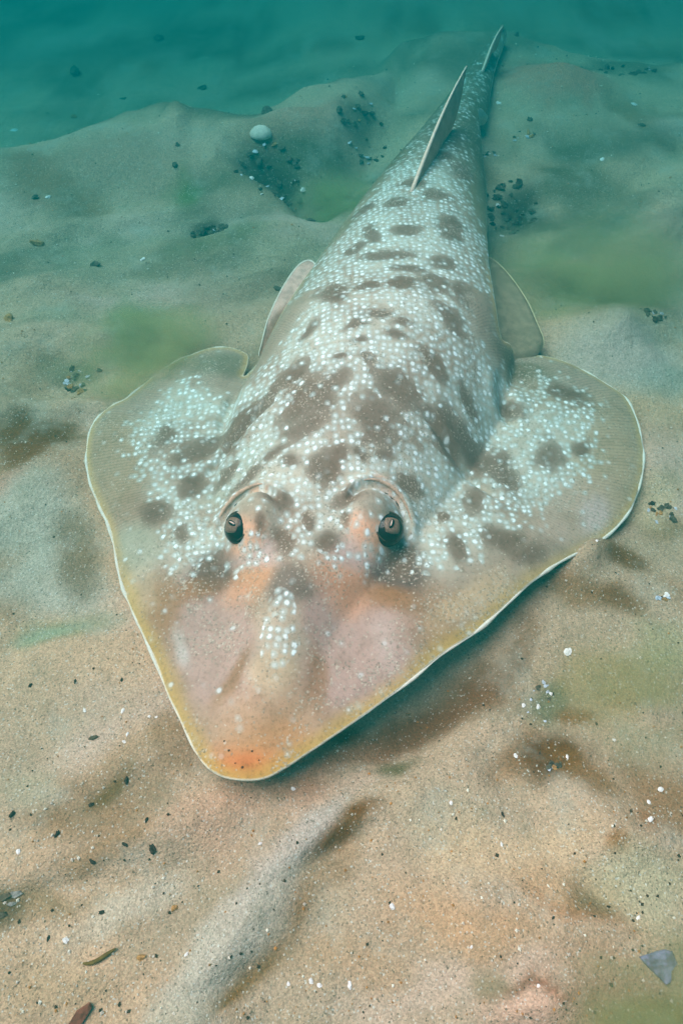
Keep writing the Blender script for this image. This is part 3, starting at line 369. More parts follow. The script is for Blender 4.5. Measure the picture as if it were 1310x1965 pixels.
# ---------------------------------------------------------------- the water between things
def build_haze():
    m = bpy.data.materials.new("green_water"); m.use_nodes = True
    nt = m.node_tree; nt.nodes.remove(nt.nodes["Principled BSDF"])
    v = nt.nodes.new("ShaderNodeVolumePrincipled")
    v.inputs["Color"].default_value = WATER_COLOR
    v.inputs["Absorption Color"].default_value = WATER_ABS
    v.inputs["Density"].default_value = WATER_DENSITY
    v.inputs["Anisotropy"].default_value = 0.55
    nt.links.new(v.outputs[0], nt.nodes["Material Output"].inputs["Volume"])
    x0, x1, y0, y1, z0, z1 = -5.2, 5.2, -3.2, 6.2, -1.3, .46
    vs_ = [(x, y, z) for x in (x0, x1) for y in (y0, y1) for z in (z0, z1)]
    fs = [(0, 1, 3, 2), (4, 6, 7, 5), (0, 4, 5, 1), (2, 3, 7, 6), (0, 2, 6, 4), (1, 5, 7, 3)]
    o = link_mesh("haze", vs_, fs, m, smooth=False)
    tag(o, "murky blue green sea water over the whole seabed", "water", kind="stuff")

WATER_COLOR = (0.0, 0.088, 0.082, 1)
WATER_ABS = (0.0, 0.38, 0.405, 1)
WATER_DENSITY = 3.0
build_haze()

# ---------------------------------------------------------------- guitarfish
FB = np.array((0.03, 0.40, 0.0))
fish = bpy.data.objects.new("guitarfish", None); COL.objects.link(fish); fish.location = FB
fish.empty_display_size = .1
tag(fish, "speckled brown guitarfish with pointed snout resting on the sand", "guitarfish")

def skin_material():
    m, nt, b = mat_new("guitarfish_skin")
    tc = nt.nodes.new("ShaderNodeTexCoord").outputs["Object"]
    at = N(nt, "ShaderNodeAttribute", attribute_name="pigment")
    dm = N(nt, "ShaderNodeAttribute", attribute_name="dots").outputs["Fac"]
    nz = N(nt, "ShaderNodeTexNoise", Scale=70.0, Detail=3.0); nt.links.new(tc, nz.inputs["Vector"])
    wv = nt.nodes.new("ShaderNodeVectorMath"); wv.operation = 'MULTIPLY_ADD'
    nt.links.new(nz.outputs["Color"], wv.inputs[0]); wv.inputs[1].default_value = (.004, .004, 0); nt.links.new(tc, wv.inputs[2])
    vo = N(nt, "ShaderNodeTexVoronoi", Scale=205.0, Randomness=.68); vo.voronoi_dimensions = '2D'
    nt.links.new(wv.outputs[0], vo.inputs["Vector"])
    sep = nt.nodes.new("ShaderNodeSeparateColor"); nt.links.new(vo.outputs["Color"], sep.inputs[0])
    rad = ramp(nt, sep.outputs[0], 0, 1, .10, .30)
    core = ramp(nt, math_n(nt, 'SUBTRACT', vo.outputs["Distance"], rad), -.10, .11, 1, 0)
    core = math_n(nt, 'MULTIPLY', core, ramp(nt, sep.outputs[1], .0, .9, .30, 1))
    keep = ramp(nt, math_n(nt, 'SUBTRACT', dm, sep.outputs[2]), -.12, .12)
    halo = math_n(nt, 'MULTIPLY', ramp(nt, vo.outputs["Distance"], .75, .2), keep)
    fine = N(nt, "ShaderNodeTexNoise", Scale=420.0, Detail=4.0, Roughness=.7); nt.links.new(tc, fine.inputs["Vector"])
    c = at.outputs["Color"]
    c = mixc(nt, ramp(nt, nz.outputs[0], .45, .7, 0, .35), c, mixc(nt, 1.0, c, (.62, .60, .56), 'MULTIPLY'))
    c = mixc(nt, ramp(nt, fine.outputs[0], .45, .75, 0, .65), c, mixc(nt, 1.0, c, (.55, .52, .47), 'MULTIPLY'))
    c = mixc(nt, math_n(nt, 'MULTIPLY', halo, .52), c, (.50, .58, .53))
    c = mixc(nt, math_n(nt, 'MULTIPLY', core, keep), c, (.84, .87, .83))
    # fine radial fin rays towards the pectoral margins
    sx = nt.nodes.new("ShaderNodeSeparateXYZ"); nt.links.new(tc, sx.inputs[0])
    an = math_n(nt, 'ARCTAN2', math_n(nt, 'ADD', sx.outputs[0], .015), math_n(nt, 'ADD', sx.outputs[1], .09))
    wv_ = math_n(nt, 'SINE', math_n(nt, 'ADD', math_n(nt, 'MULTIPLY', an, 420.0), math_n(nt, 'MULTIPLY', nz.outputs[0], 6.0)), 0.0)
    ry_ = N(nt, "ShaderNodeAttribute", attribute_name="rays").outputs["Fac"]
    c = mixc(nt, math_n(nt, 'MULTIPLY', ramp(nt, wv_, -.2, 1), math_n(nt, 'MULTIPLY', ry_, .5)), c, mixc(nt, 1.0, c, (.70, .68, .62), 'MULTIPLY'))
    # a dusting of sand grains lying on the skin
    gv = N(nt, "ShaderNodeTexVoronoi", Scale=950.0); nt.links.new(tc, gv.inputs["Vector"])
    gs = nt.nodes.new("ShaderNodeSeparateColor"); nt.links.new(gv.outputs["Color"], gs.inputs[0])
    gn = N(nt, "ShaderNodeTexNoise", Scale=26.0, Detail=4.0); nt.links.new(tc, gn.inputs["Vector"])
    thr = ramp(nt, gn.outputs[0], .42, .72, 0, .35)
    c = mixc(nt, ramp(nt, math_n(nt, 'ADD', gs.outputs[0], thr),   .95, .99, 0, .6), c, mixc(nt, gs.outputs[1], (.16, .11, .07), (.62, .54, .42)))
    nt.links.new(c, b.inputs["Base Color"])
    b.inputs["Roughness"].default_value = .5
    b.inputs["Subsurface Weight"].default_value = .12
    b.inputs["Subsurface Radius"].default_value = (.006, .004, .003)
    b.inputs["Subsurface Scale"].default_value = 1.0
    bp = N(nt, "ShaderNodeBump", Strength=.35, Distance=.0008)
    hs = math_n(nt, 'ADD', fine.outputs[0], math_n(nt, 'MULTIPLY', math_n(nt, 'MULTIPLY', core, keep), .8))
    nt.links.new(hs, bp.inputs["Height"]); nt.links.new(bp.outputs[0], b.inputs["Normal"])
    return m

def plain(name, col, rough=.6, var=.25, scale=300.0, ior=1.16, transl=0.0):
    m, nt, b = mat_new(name)
    tc = nt.nodes.new("ShaderNodeTexCoord").outputs["Object"]
    nz = N(nt, "ShaderNodeTexNoise", Scale=scale, Detail=4.0, Roughness=.65); nt.links.new(tc, nz.inputs["Vector"])
    l = lin(col); d = l * (1 - var); h = np.minimum(l * (1 + var), .95)
    c = mixc(nt, ramp(nt, nz.outputs[0], .35, .65), tuple(d), tuple(h))
    nt.links.new(c, b.inputs["Base Color"]); b.inputs["Roughness"].default_value = rough; b.inputs["IOR"].default_value = ior
    bp = N(nt, "ShaderNodeBump", Strength=.3, Distance=.0006); nt.links.new(nz.outputs[0], bp.inputs["Height"]); nt.links.new(bp.outputs[0], b.inputs["Normal"])
    if transl:
        t = nt.nodes.new("ShaderNodeBsdfTranslucent"); nt.links.new(c, t.inputs[0])
        ms = nt.nodes.new("ShaderNodeMixShader"); ms.inputs[0].default_value = transl
        nt.links.new(b.outputs[0], ms.inputs[1]); nt.links.new(t.outputs[0], ms.inputs[2])
        nt.links.new(ms.outputs[0], nt.nodes["Material Output"].inputs[0])
    return m

SKIN = skin_material()
RIM = plain("fin_rim", (250, 246, 232), transl=.3, var=.08)
BELLY = plain("belly", (214, 204, 184), var=.08)

def resample(P, step):
    P = np.vstack([P, P[:1]]); L = np.r_[0, np.cumsum(np.linalg.norm(np.diff(P[:, :2], axis=0), axis=1))]
    n = int(L[-1] / step); s = np.linspace(0, L[-1], n, endpoint=False)
    return np.stack([np.interp(s, L, P[:, k]) for k in range(3)], 1)

def build_body():
    step = .0026
    ring = resample(catmull(MARGIN, 12), .0030)
    ring[:, 0] += 0.0009 * fbm(ring[:, 0] * 60, ring[:, 1] * 60, 2)
    n = len(ring)
    tg = np.roll(ring, -1, 0) - np.roll(ring, 1, 0); tg /= np.linalg.norm(tg[:, :2], axis=1)[:, None]
    nrm = np.c_[tg[:, 1], -tg[:, 0]]
    t2 = ring[:, :2] + nrm * .001
    if inside(t2[:, 0], t2[:, 1], ring).mean() < .5: nrm = -nrm
    inner = ring[:, :2] + nrm * .0011
    gx, gy = [], []
    y = ring[:, 1].min(); r = 0
    while y < ring[:, 1].max():
        xx = np.arange(ring[:, 0].min(), ring[:, 0].max(), step) + (step / 2 if r % 2 else 0)
        gx.append(xx); gy.append(np.full(len(xx), y)); y += step * .87; r += 1
    gx = np.concatenate(gx); gy = np.concatenate(gy)
    ok = inside(gx, gy, ring); gx, gy = gx[ok], gy[ok]
    d = seg_dist(gx, gy, ring[::2], True); ok = d > .0026; gx, gy = gx[ok], gy[ok]
    pts = np.vstack([ring[:, :2], inner, np.c_[gx, gy]])
    vo, ed, fa, ov, oe, of = delaunay_2d_cdt([Vector(p) for p in pts], [(i, (i + 1) % n) for i in range(n)], [], 1, 1e-6)
    V = np.array([(v.x, v.y) for v in vo]); F = [tuple(f) for f in fa]
    orig = np.array([o[0] if o else -1 for o in ov])
    x, y = V[:, 0], V[:, 1]
    isr = (orig >= 0) & (orig < n)
    d = np.where(isr, 0, seg_dist(x, y, ring, True))
    zt, zl = fish_heights(x, y, d, ring)
    # upper surface, lower surface, rim strip between them
    m = len(V)
    loop = {int(orig[i]): i for i in range(m) if isr[i]}
    a0 = F[0]; area = (V[a0[1]] - V[a0[0]])[0] * (V[a0[2]] - V[a0[0]])[1] - (V[a0[1]] - V[a0[0]])[1] * (V[a0[2]] - V[a0[0]])[0]
    if area < 0: F = [f[::-1] for f in F]
    faces = list(F) + [tuple(i + m for i in f[::-1]) for f in F]
    strip = []
    sgn = 0.5 * np.sum(ring[:, 0] * np.roll(ring[:, 1], -1) - np.roll(ring[:, 0], -1) * ring[:, 1])
    for k in range(n):
        if k in loop and (k + 1) % n in loop:
            a, b_ = loop[k], loop[(k + 1) % n]
            strip.append((a, a + m, b_ + m, b_) if sgn > 0 else (a, b_, b_ + m, a + m))
    faces += strip
    verts = np.vstack([np.c_[V, zt], np.c_[V, zl]])
    o = link_mesh("body", verts, faces, SKIN, fish, FB)
    o.data.materials.append(BELLY); o.data.materials.append(RIM)
    mi = np.zeros(len(o.data.polygons), np.int32); mi[len(F):2 * len(F)] = 1; mi[2 * len(F):] = 2
    o.data.polygons.foreach_set("material_index", mi)
    # pigment
    wx = x + .006 * fbm(x * 40, y * 40, 3, 7.0); wy = y + .006 * fbm(x * 40, y * 40, 3, 71.0)
    col = np.tile(lin((160, 151, 131)), (m, 1))
    def blend(c, k):
        nonlocal col
        col = col + (lin(c) - col) * np.clip(k, 0, 1)[:, None]
    blend((184, 190, 172), sstep(-.5, .2, fbm(x * 34, y * 30, 3, 15.0)) * sstep(.02, .05, d) * sstep(.19, .225, y))
    fl = sstep(.42, .5, y) * sstep(.50 - .25 * sstep(.5, .75, y), .92, np.abs(x - mid_x(y) + .02 * fbm(x * 25, y * 25, 2)) / pchip(BODY_Y, BODY_W, y))
    blend((128, 128, 98), fl * .85); blend((96, 92, 68), sstep(.56, .74, y) * .85)
    for e, c, k, soft in SKIN_PATCHES:
        blend(c, k * (1 - sstep(1 - soft, 1 + soft, ell_r(wx, wy, e))))
    sn = 1 - sstep(.17, .27, y)
    blend((186, 164, 84), sn * (1 - sstep(.001, .011, d * (1 + .5 * fbm(x * 50, y * 50, 3)))) * .7)
    blend((190, 170, 112), (1 - sn) * (1 - sstep(.001, .007, d)) * (1 - sstep(.47, .5, y)) * .7)
    dk = np.zeros(m)
    for e in BLOTCHES:
        dk = np.maximum(dk, 1 - sstep(.35, 1.40, ell_r(wx, wy, e) * (1 + .5 * fbm(x * 90, y * 90, 2, 3.0))))
    tone = lin((112, 98, 82))
    col = col + (tone - col) * (dk * .88)[:, None]
    blend((246, 240, 216), np.where(isr, 1, 0) * (1 - .6 * sstep(.47, .55, y)))
    put_color(o.data, "pigment", np.vstack([col, col]))
    dots = sstep(.024, .05, d) * sstep(.200, .222, y - .03 * np.abs(x - mid_x(y)) * 0) * (.92 + .8 * fbm(x * 30, y * 26, 3, 5.0))
    dots = np.where(y > .45, (1.1 + .6 * fbm(x * 30, y * 26, 2, 5.0)) * (1 - fl) * (1 - .7 * sstep(.56, .74, y)), dots)
    for e, k in DOT_AREAS: dots = np.maximum(dots, k * (1 - sstep(.75, 1.05, ell_r(wx, wy, e))))
    for ex_, ey_, sg in EYES:
        dots *= 1 - .75 * (1 - sstep(.010, .020, np.hypot(x - ex_, y - ey_)))
    dots *= 1 - .93 * sstep(.40, .85, dk)
    put_float(o.data, "dots", np.r_[dots, dots * 0])
    rays = sstep(.0015, .005, d) * (1 - sstep(.03, .05, d)) * sstep(.22, .27, y) * (1 - sstep(.42, .44, y))
    put_float(o.data, "rays", np.r_[rays, rays * 0])
    return o

body = build_body()

def RIMPTS(i0, i1):
    P = catmull(MARGIN, 12)[i0 * 12:i1 * 12 + 1]
    zt, zl = fish_heights(P[:, 0], P[:, 1], np.zeros(len(P)), catmull(MARGIN, 5))
    return np.c_[P[:, :2], zt - .0007]

def membrane(name, outline, mat, rimmat, parent, bulge=.002, th=.0012, rim_from=0, rim_to=None, rim_r=.0009):
    """thin fin: filled outline with thickness, plus a pale rim as its own piece"""
    P = catmull(outline, 6); n = len(P); c = P.mean(0)
    rings = [c + (P - c) * k for k in (1, .8, .55, .28)]
    nv = np.cross(P[n // 3] - P[0], P[2 * n // 3] - P[0]); nv /= np.linalg.norm(nv)
    if nv[2] < 0: nv = -nv
    V = []; F = []
    for s in (1, -1):
        for r, k in zip(rings, (0, .4, .8, 1)):
            V += list(r + nv * (bulge * k + s * th * .5 * (.4 + .6 * k)))
        V.append(c + nv * (bulge + s * th * .5))
    m = 4 * n + 1
    for si in (0, 1):
        b0 = si * m
        for j in range(3):
            for i in range(n):
                q = (b0 + j * n + i, b0 + j * n + (i + 1) % n, b0 + (j + 1) * n + (i + 1) % n, b0 + (j + 1) * n + i)
                F.append(q if si == 0 else q[::-1])
        for i in range(n):
            q = (b0 + 3 * n + i, b0 + 3 * n + (i + 1) % n, b0 + 4 * n)
            F.append(q if si == 0 else q[::-1])
    for i in range(n): F.append((i, m + i, m + (i + 1) % n, (i + 1) % n))
    o = link_mesh(name, V, F, mat, parent, FB)
    if rim_to is None: return o
    pts = P[rim_from * 6: rim_to * 6]
    tube("fin_rim", pts, [rim_r * (.35 + .65 * math.sin(math.pi * i / (len(pts) - 1)) ** .5) for i in range(len(pts))], rimmat, o, FB)
    return o

def tube(name, pts, rad, mat, parent, base, seg=6):
    pts = np.asarray(pts, float); V = []; F = []
    for i, p in enumerate(pts):
        t = pts[min(i + 1, len(pts) - 1)] - pts[max(i - 1, 0)]; t /= np.linalg.norm(t)
        a = np.cross(t, (0, 0, 1.0)); 
        if np.linalg.norm(a) < 1e-3: a = np.cross(t, (1.0, 0, 0))
        a /= np.linalg.norm(a); b = np.cross(a, t)
        for k in range(seg):
            w = 2 * math.pi * k / seg
            V.append(p + (a * math.cos(w) + b * math.sin(w)) * rad[i])
    for i in range(len(pts) - 1):
        for k in range(seg):
            F.append((i * seg + k, i * seg + (k + 1) % seg, (i + 1) * seg + (k + 1) % seg, (i + 1) * seg + k))
    F.append(tuple(range(seg))[::-1]); F.append(tuple((len(pts) - 1) * seg + k for k in range(seg)))
    return link_mesh(name, V, F, mat, parent, base)

def ray_material(name, col, transl):
    m = plain(name, col, var=.15, scale=120, transl=transl)
    return m
FINM = ray_material("fin_membrane", (220, 206, 190), .4)
FINR = ray_material("fin_membrane_olive", (176, 168, 138), .4)
membrane("pelvic_fin", PELVIC_LEFT, FINM, RIM, fish, rim_from=0, rim_to=11)
membrane("pelvic_fin", PELVIC_RIGHT, FINR, plain("fin_rim_dull", (196, 190, 150), var=.1), fish, rim_from=2, rim_to=10, rim_r=.0007)

for a_, b_ in ((3, 27), (60, 81)):
    pts = RIMPTS(a_, b_)
    tube("fin_rim", pts, [.0010 * max(.35, 1 + .7 * math.sin(i * .31) * math.sin(i * .113 + 1)) * (.3 + .7 * min(1, 6 * min(i, len(pts) - 1 - i) / len(pts))) for i in range(len(pts))], RIM, body, FB)

DORS = plain("dorsal_fin_skin", (196, 178, 158), var=.15, scale=80, transl=.5)
def dorsal(base0, base1, tip, rear, lean=0):
    """upright raked fin: leading edge base0 -> tip, trailing edge tip -> rear lobe -> base1"""
    b0, b1, tp, rr = [np.array(p, float) for p in (base0, base1, tip, rear)]
    lead = [b0 + (tp - b0) * t + np.array((0, 0, .012)) * math.sin(math.pi * t) * .8 for t in np.linspace(0, 1, 12)]
    ctrl = (b1 * .5 + rr * .5)
    back = [b1 + (rr - b1) * min(1, t * 1.6) if t < .3 else (1 - (t - .3) / .7) * (b1 + (rr - b1) * .48) + ((t - .3) / .7) * tp - np.array((0, .012, .004)) * math.sin(math.pi * (t - .3) / .7) for t in np.linspace(0, 1, 12)]
    side = np.cross(tp - b0, b1 - b0); side /= np.linalg.norm(side)
    V = []; F = []; K = 9
    for i in range(12):
        for k in range(K):
            t = k / (K - 1); p = lead[i] + (back[i] - lead[i]) * t
            th = .0030 * (1 - i / 14) * (math.sin(math.pi * (t * .9 + .06)) ** .6) + .0003
            V.append((p, th))
    verts = [p + side * th for p, th in V] + [p - side * th for p, th in V]
    m = len(V)
    for i in range(11):
        for k in range(K - 1):
            a = i * K + k; q = (a, a + 1, a + K + 1, a + K)
            F.append(q); F.append(tuple(v + m for v in q[::-1]))
    border = [i * K for i in range(12)] + [11 * K + k for k in range(1, K)] + [i * K + K - 1 for i in range(10, -1, -1)] + [k for k in range(K - 2, 0, -1)]
    for i in range(len(border)):
        a, b_ = border[i], border[(i + 1) % len(border)]
        F.append((a, a + m, b_ + m, b_))
    o = link_mesh("dorsal_fin", verts, F, DORS, fish, FB)
    tube("fin_rim", lead, [.0022 * (1 - .6 * i / 11) for i in range(12)], plain("dorsal_edge", (236, 212, 190), var=.1), o, FB)
    return o
dorsal((.0635, .581, .078), (.108, .712, .056), (.134, .794, .101), (.118, .742, .064))
dorsal((.184, .962, .030), (.203, 1.035, .022), (.217, 1.040, .056), (.210, 1.05, .026))

def caudal():
    b = np.array((.222, 1.09, .012)); ax = np.array((.32, .95, 0)); ax /= np.linalg.norm(ax)
    prof = [(0, .008), (.02, .014), (.036, .018), (.042, .015), (.038, .008), (.030, .003), (.018, -.001), (0, .001)]
    sd = np.array((ax[1], -ax[0], 0)); V = []; F = []
    for s in (1, -1):
        V += [b + ax * u + np.array((0, 0, w)) + sd * s * .002 for u, w in prof]
    n = len(prof); F.append(tuple(range(n))); F.append(tuple(range(n, 2 * n))[::-1])
    for i in range(n): F.append((i, n + i, n + (i + 1) % n, (i + 1) % n))
    link_mesh("caudal_fin", V, F, DORS, fish, FB, smooth=False)
caudal()

# eyes: dark ball under a skin brow, diamond iris with a pale slit pupil
EYE_DARK = plain("eye_dark", (26, 24, 22), rough=.15, var=.2, ior=1.3)
IRIS = plain("eye_iris", (112, 100, 84), var=.3, scale=900, rough=.25, ior=1.3)
PUPIL = plain("eye_pupil", (6, 6, 6), var=0, rough=.1, ior=1.35)
GLINT = plain("eye_pale", (190, 182, 166), var=.05)
LID = plain("eye_lid", (70, 72, 60), var=.3, scale=500)
BROW = plain("eye_brow", (190, 172, 148), var=.2, scale=400)
RING_F = catmull(MARGIN, 5)
def surf_z(x, y):
    X = np.array([x]); Y = np.array([y])
    d = seg_dist(X, Y, RING_F, True)
    return float(fish_heights(X, Y, d, RING_F)[0][0])

for ex_, ey_, sg in EYES:
    r = .0115
    cx, cy = ex_ + (-.0072 if sg < 0 else .0088), ey_ - .0035
    out = np.array((-.52, -.24, .82) if sg < 0 else (.30, -.30, .90)); out /= np.linalg.norm(out)
    cz = surf_z(ex_ + sg * .0070, ey_ - .002) - r * (.93 if sg < 0 else .875)
    c = np.array((cx, cy, cz))
    bm = bmesh.new(); bmesh.ops.create_uvsphere(bm, u_segments=28, v_segments=16, radius=r)
    V = [np.array(v.co) + c for v in bm.verts]; F = [[v.index for v in f.verts] for f in bm.faces]; bm.free()
    eye = link_mesh("eye", V, F, EYE_DARK, fish, FB)
    a = np.cross(out, (0, 0, 1.0)); a /= np.linalg.norm(a); b_ = np.cross(a, out)
    def cap(name, shape, lift, mat):
        ctr2 = np.mean(shape, 0)
        rows = [np.array([ctr2 + (np.array(q) - ctr2) * k for q in shape]) for k in (1, .66, .33)]
        pr = lambda q: c + (out + a * q[0] + b_ * q[1]) / np.linalg.norm(out + a * q[0] + b_ * q[1]) * (r + lift)
        V = [pr(q) for row in rows for q in row] + [pr(ctr2)]; n = len(shape); F = []
        for k in range(2): F += [(k * n + i, k * n + (i + 1) % n, (k + 1) * n + (i + 1) % n, (k + 1) * n + i) for i in range(n)]
        F += [(2 * n + i, 2 * n + (i + 1) % n, 3 * n) for i in range(n)]
        V += [pr(q) - out * .0008 for q in rows[0]]
        F += [(i, 3 * n + 1 + i, 3 * n + 1 + (i + 1) % n, (i + 1) % n) for i in range(n)]
        return link_mesh(name, V, F, mat, eye, FB)
    dia = [(math.cos(t) * .60 / (abs(math.cos(t)) + abs(math.sin(t))) ** .6, math.sin(t) * .66 / (abs(math.cos(t)) + abs(math.sin(t))) ** .6) for t in np.linspace(0, 2 * math.pi, 28, endpoint=False)]
    cap("iris", dia, .0002, IRIS)
    cap("pupil", [(math.cos(t) * .27, .12 + math.sin(t) * .14 - .10 * math.cos(t)) for t in np.linspace(0, 2 * math.pi, 18, endpoint=False)], .0005, PUPIL)
    cap("pupil_lobe", [(math.cos(t) * .17, .15 + math.sin(t) * .045 - .10 * math.cos(t)) for t in np.linspace(0, 2 * math.pi, 14, endpoint=False)], .0008, GLINT)
    lid = []
    for t in np.linspace(-.15 * math.pi, 1.1 * math.pi, 30):
        v = out * .50 + a * math.cos(t) * .78 + b_ * math.sin(t) * .80
        lid.append(c + v / np.linalg.norm(v) * (r + .0003))
    tube("eyelid", lid, [.0008 * (.35 + .65 * math.sin(math.pi * i / 29)) for i in range(30)], LID, eye, FB)
    # curved skin fold that frames the spiracle behind the eye
    arc = []
    for t in np.linspace(.04 * math.pi, .66 * math.pi, 22):
        px_, py_ = ex_ + sg * (.003 + .0235 * math.cos(t)), ey_ + .003 + .0235 * math.sin(t)
        arc.append((px_, py_, surf_z(px_, py_) - .0013))
    sp = tube("spiracle_fold", arc, [.0016 * math.sin(math.pi * (i + .6) / 22.2) ** .6 for i in range(22)], BROW, fish, FB)
    arc2 = [(ex_ + sg * (.003 + .0200 * math.cos(t)), ey_ + .003 + .0200 * math.sin(t)) for t in np.linspace(.06 * math.pi, .62 * math.pi, 20)]
    arc2 = [(p, q, surf_z(p, q) - .0003) for p, q in arc2]
    tube("spiracle_slit", arc2, [.0012 * math.sin(math.pi * (i + .5) / 20) for i in range(20)], EYE_DARK, sp, FB)

# small pores at the snout tip
PORE = plain("pore", (96, 66, 46), var=.2)
for (px_, py_, rr) in ((-.0545, .0905, .0009), (-.0495, .0985, .0007), (-.0625, .0990, .0008), (-.0585, .0925, .0005), (-.0655, .1040, .0006), (-.0455, .0940, .0005)):
    zc = surf_z(px_, py_)
    pts = [(px_ - rr * .6, py_ - rr * .3, zc + .0001), (px_, py_, zc + .0003), (px_ + rr * .6, py_ + rr * .5, zc + .0001)]
    tube("snout_pore", pts, [rr * .5, rr * .8, rr * .4], PORE, fish, FB, seg=6)

# ---------------------------------------------------------------- pebbles, shells and litter on the sand
RND = random.Random(5)
def rock_mesh(name, mat, seed, flat=.6, rough=.8, sub=2):
    bm = bmesh.new(); bmesh.ops.create_icosphere(bm, subdivisions=sub, radius=.5)
    off = Vector((seed * 3.7, seed * 1.9, seed * 5.1))
    for v in bm.verts:
        k = 1 + rough * mnoise.noise(v.co * 2.1 + off) + rough * .5 * mnoise.noise(v.co * 5 + off)
        v.co = v.co * k; v.co.z *= flat; v.co.x *= 1.25; v.co.y *= .8
    me = bpy.data.meshes.new(name); bm.to_mesh(me); bm.free()
    me.materials.append(mat)
    return me

def sit(o, x, y, size, sink=.25):
    o.location = (x, y, float(seabed_h(np.array([x]), np.array([y]))[0]) + size * (.30 - sink))
    o.scale = (size,) * 3

BLACK = plain("black_stone", (58, 48, 40), var=.4, scale=4)
GREY = plain("dark_stone", (88, 84, 70), var=.4, scale=4)
TAN = plain("tan_stone", (168, 130, 78), var=.3, scale=4)
WHITE = plain("shell_white", (236, 236, 232), var=.08, scale=4, ior=1.4, rough=.3)
BLUISH = plain("shell_bluish", (186, 200, 214), var=.15, scale=4, ior=1.4, rough=.3)
MB = [rock_mesh("black_pebble", BLACK, i, .75) for i in range(4)]
MG = [rock_mesh("dark_pebble", GREY, i + 5, .6) for i in range(5)]
MT = [rock_mesh("tan_pebble", TAN, i + 11, .6) for i in range(3)]
MW = [rock_mesh("white_chip", WHITE, i + 21, .45, .6) for i in range(4)]
MBL = [rock_mesh("bluish_chip", BLUISH, i + 31, .4, .6) for i in range(3)]

def scatter(name, meshes, spots, label, cat, group, k=1.0):
    for i, (x, y, s) in enumerate(spots):
        o = bpy.data.objects.new(name, meshes[i % len(meshes)]); COL.objects.link(o)
        sit(o, x, y, s * k, .22); o.rotation_euler = (RND.uniform(-.3, .3), RND.uniform(-.3, .3), RND.uniform(0, 6.3))
        tag(o, label, cat, group)
scatter("black_pebble", MB, BLACK_PEBBLES, "tiny black pebble lying alone on bare beige sand", "pebble", "black pebbles strewn over the beige sand", .8)
scatter("dark_pebble", MG, FAR_PEBBLES, "small dark pebble lying alone on blue green shaded sand", "pebble", "lone dark pebbles on the green sand")
scatter("tan_pebble", MT, TAN_PEBBLES, "small tan brown pebble lying on the sand", "pebble", "tan pebbles")
scatter("white_chip", MW, [c for c in WHITE_CHIPS if c[1] < .45], "tiny bright white shell chip lying alone on the beige sand", "shell chip", "white shell chips on the beige sand")
scatter("white_chip", MW, [c for c in WHITE_CHIPS if c[1] >= .45], "tiny whitish shell chip lying alone on the blue green shaded sand", "shell chip", "white shell chips on the green sand")

def pile(spot, label, group, dark=.7, size=.008):
    x, y, r, ry, n = spot
    f = min(1.6, max(.5, ry / 22))
    for i in range(int(n * 2.1)):
        a = RND.uniform(0, 6.28); q = math.sqrt(RND.random())
        px_, py_ = x + r * q * math.cos(a), y + r * f * q * math.sin(a)
        isd = RND.random() < dark; size_ = size * .5
        ms = RND.choice(MG + MB[:1]) if isd else RND.choice(MBL + MW[:1] + MT[:1])
        o = bpy.data.objects.new("pile_pebble" if isd else "pile_shell_chip", ms); COL.objects.link(o)
        sit(o, px_, py_, size_ * RND.uniform(.5, 1.5) * (1 if isd else .8), .24)
        o.rotation_euler = (RND.uniform(-.4, .4), RND.uniform(-.4, .4), RND.uniform(0, 6.3))
        tag(o, ("small dark pebble " if isd else "small pale shell chip ") + label, "pebble" if isd else "shell chip", group + (" dark" if isd else " pale"))
pile(PILE_SHELL[0], "in the pile filling the hollow below the pale round shell", "litter below the round shell", .75, .013)
pile(PILE_CREST[0], "in the litter on the crest right of the pale round shell", "litter on the sand crest", .7, .012)
pile(PILE_LOG[0], "in the short dark row left of the fish's back", "short row of litter", .9, .013)
pile(PILE_LEFT[0], "in the litter beside the fish's left pectoral fin", "litter by the left fin", .6, .008)
pile(PILE_RIGHTFIN[0], "in the clump outside the fish's right pectoral fin", "litter by the right fin", .55, .007)
pile(PILE_SHADOW[0], "in the clump beyond the shadow of the snout", "litter beyond the shadow", .3, .005)
pile(PILE_BROWN[0], "in the dark brown silt patch", "litter in the brown silt", .5, .006)
pile(PILE_EDGE[0], "in the pale pair beside the right fin's front margin", "litter by the fin margin", .2, .006)
pile(PILE_DARK[0], "in the dark hollow beside the fish's tail", "litter beside the tail", .92, .012)
pile(PILE_TAIL[0], "in the loose clump close along the tail", "litter close along the tail", .4, .008)
pile(PILE_TAILB[0], "in the loose clump a hand's width from the tail", "litter off the tail", .5, .009)
pile(PILE_HILL[0], "on the far sand hill beyond the tail", "litter on the far hill", .8, .014)
pile(PILE_REAR[0], "in the short row behind the right pectoral fin", "litter behind the right fin", .7, .008)

def ground(x, y): return float(seabed_h(np.array([x]), np.array([y]))[0])

# pale domed shell
x, y, s = PALE_SHELL[0]; z0 = ground(x, y)
V = []; F = []; nu, nr = 36, 9
for j in range(nr):
    ph = j / (nr - 1) * math.pi / 2
    for i in range(nu):
        t = 2 * math.pi * i / nu; rib = 1 + .025 * math.cos(t * 12) * math.sin(ph)
        rr = math.sin(ph) * s * .5 * rib
        V.append((x + rr * math.cos(t) * 1.1, y + rr * math.sin(t) * .9 + .1 * s * (1 - math.sin(ph)), z0 - .002 + math.cos(ph) * s * .42))
for j in range(nr - 1):
    for i in range(nu): F.append((j * nu + i, (j + 1) * nu + i, (j + 1) * nu + (i + 1) % nu, j * nu + (i + 1) % nu))
F.append([(nr - 1) * nu + i for i in range(nu)][::-1])
o = link_mesh("round_shell", V, F, plain("round_shell", (226, 218, 202), var=.15, scale=60), None, (x, y, z0))
tag(o, "pale domed round shell on the sand crest above the dark pile", "shell")

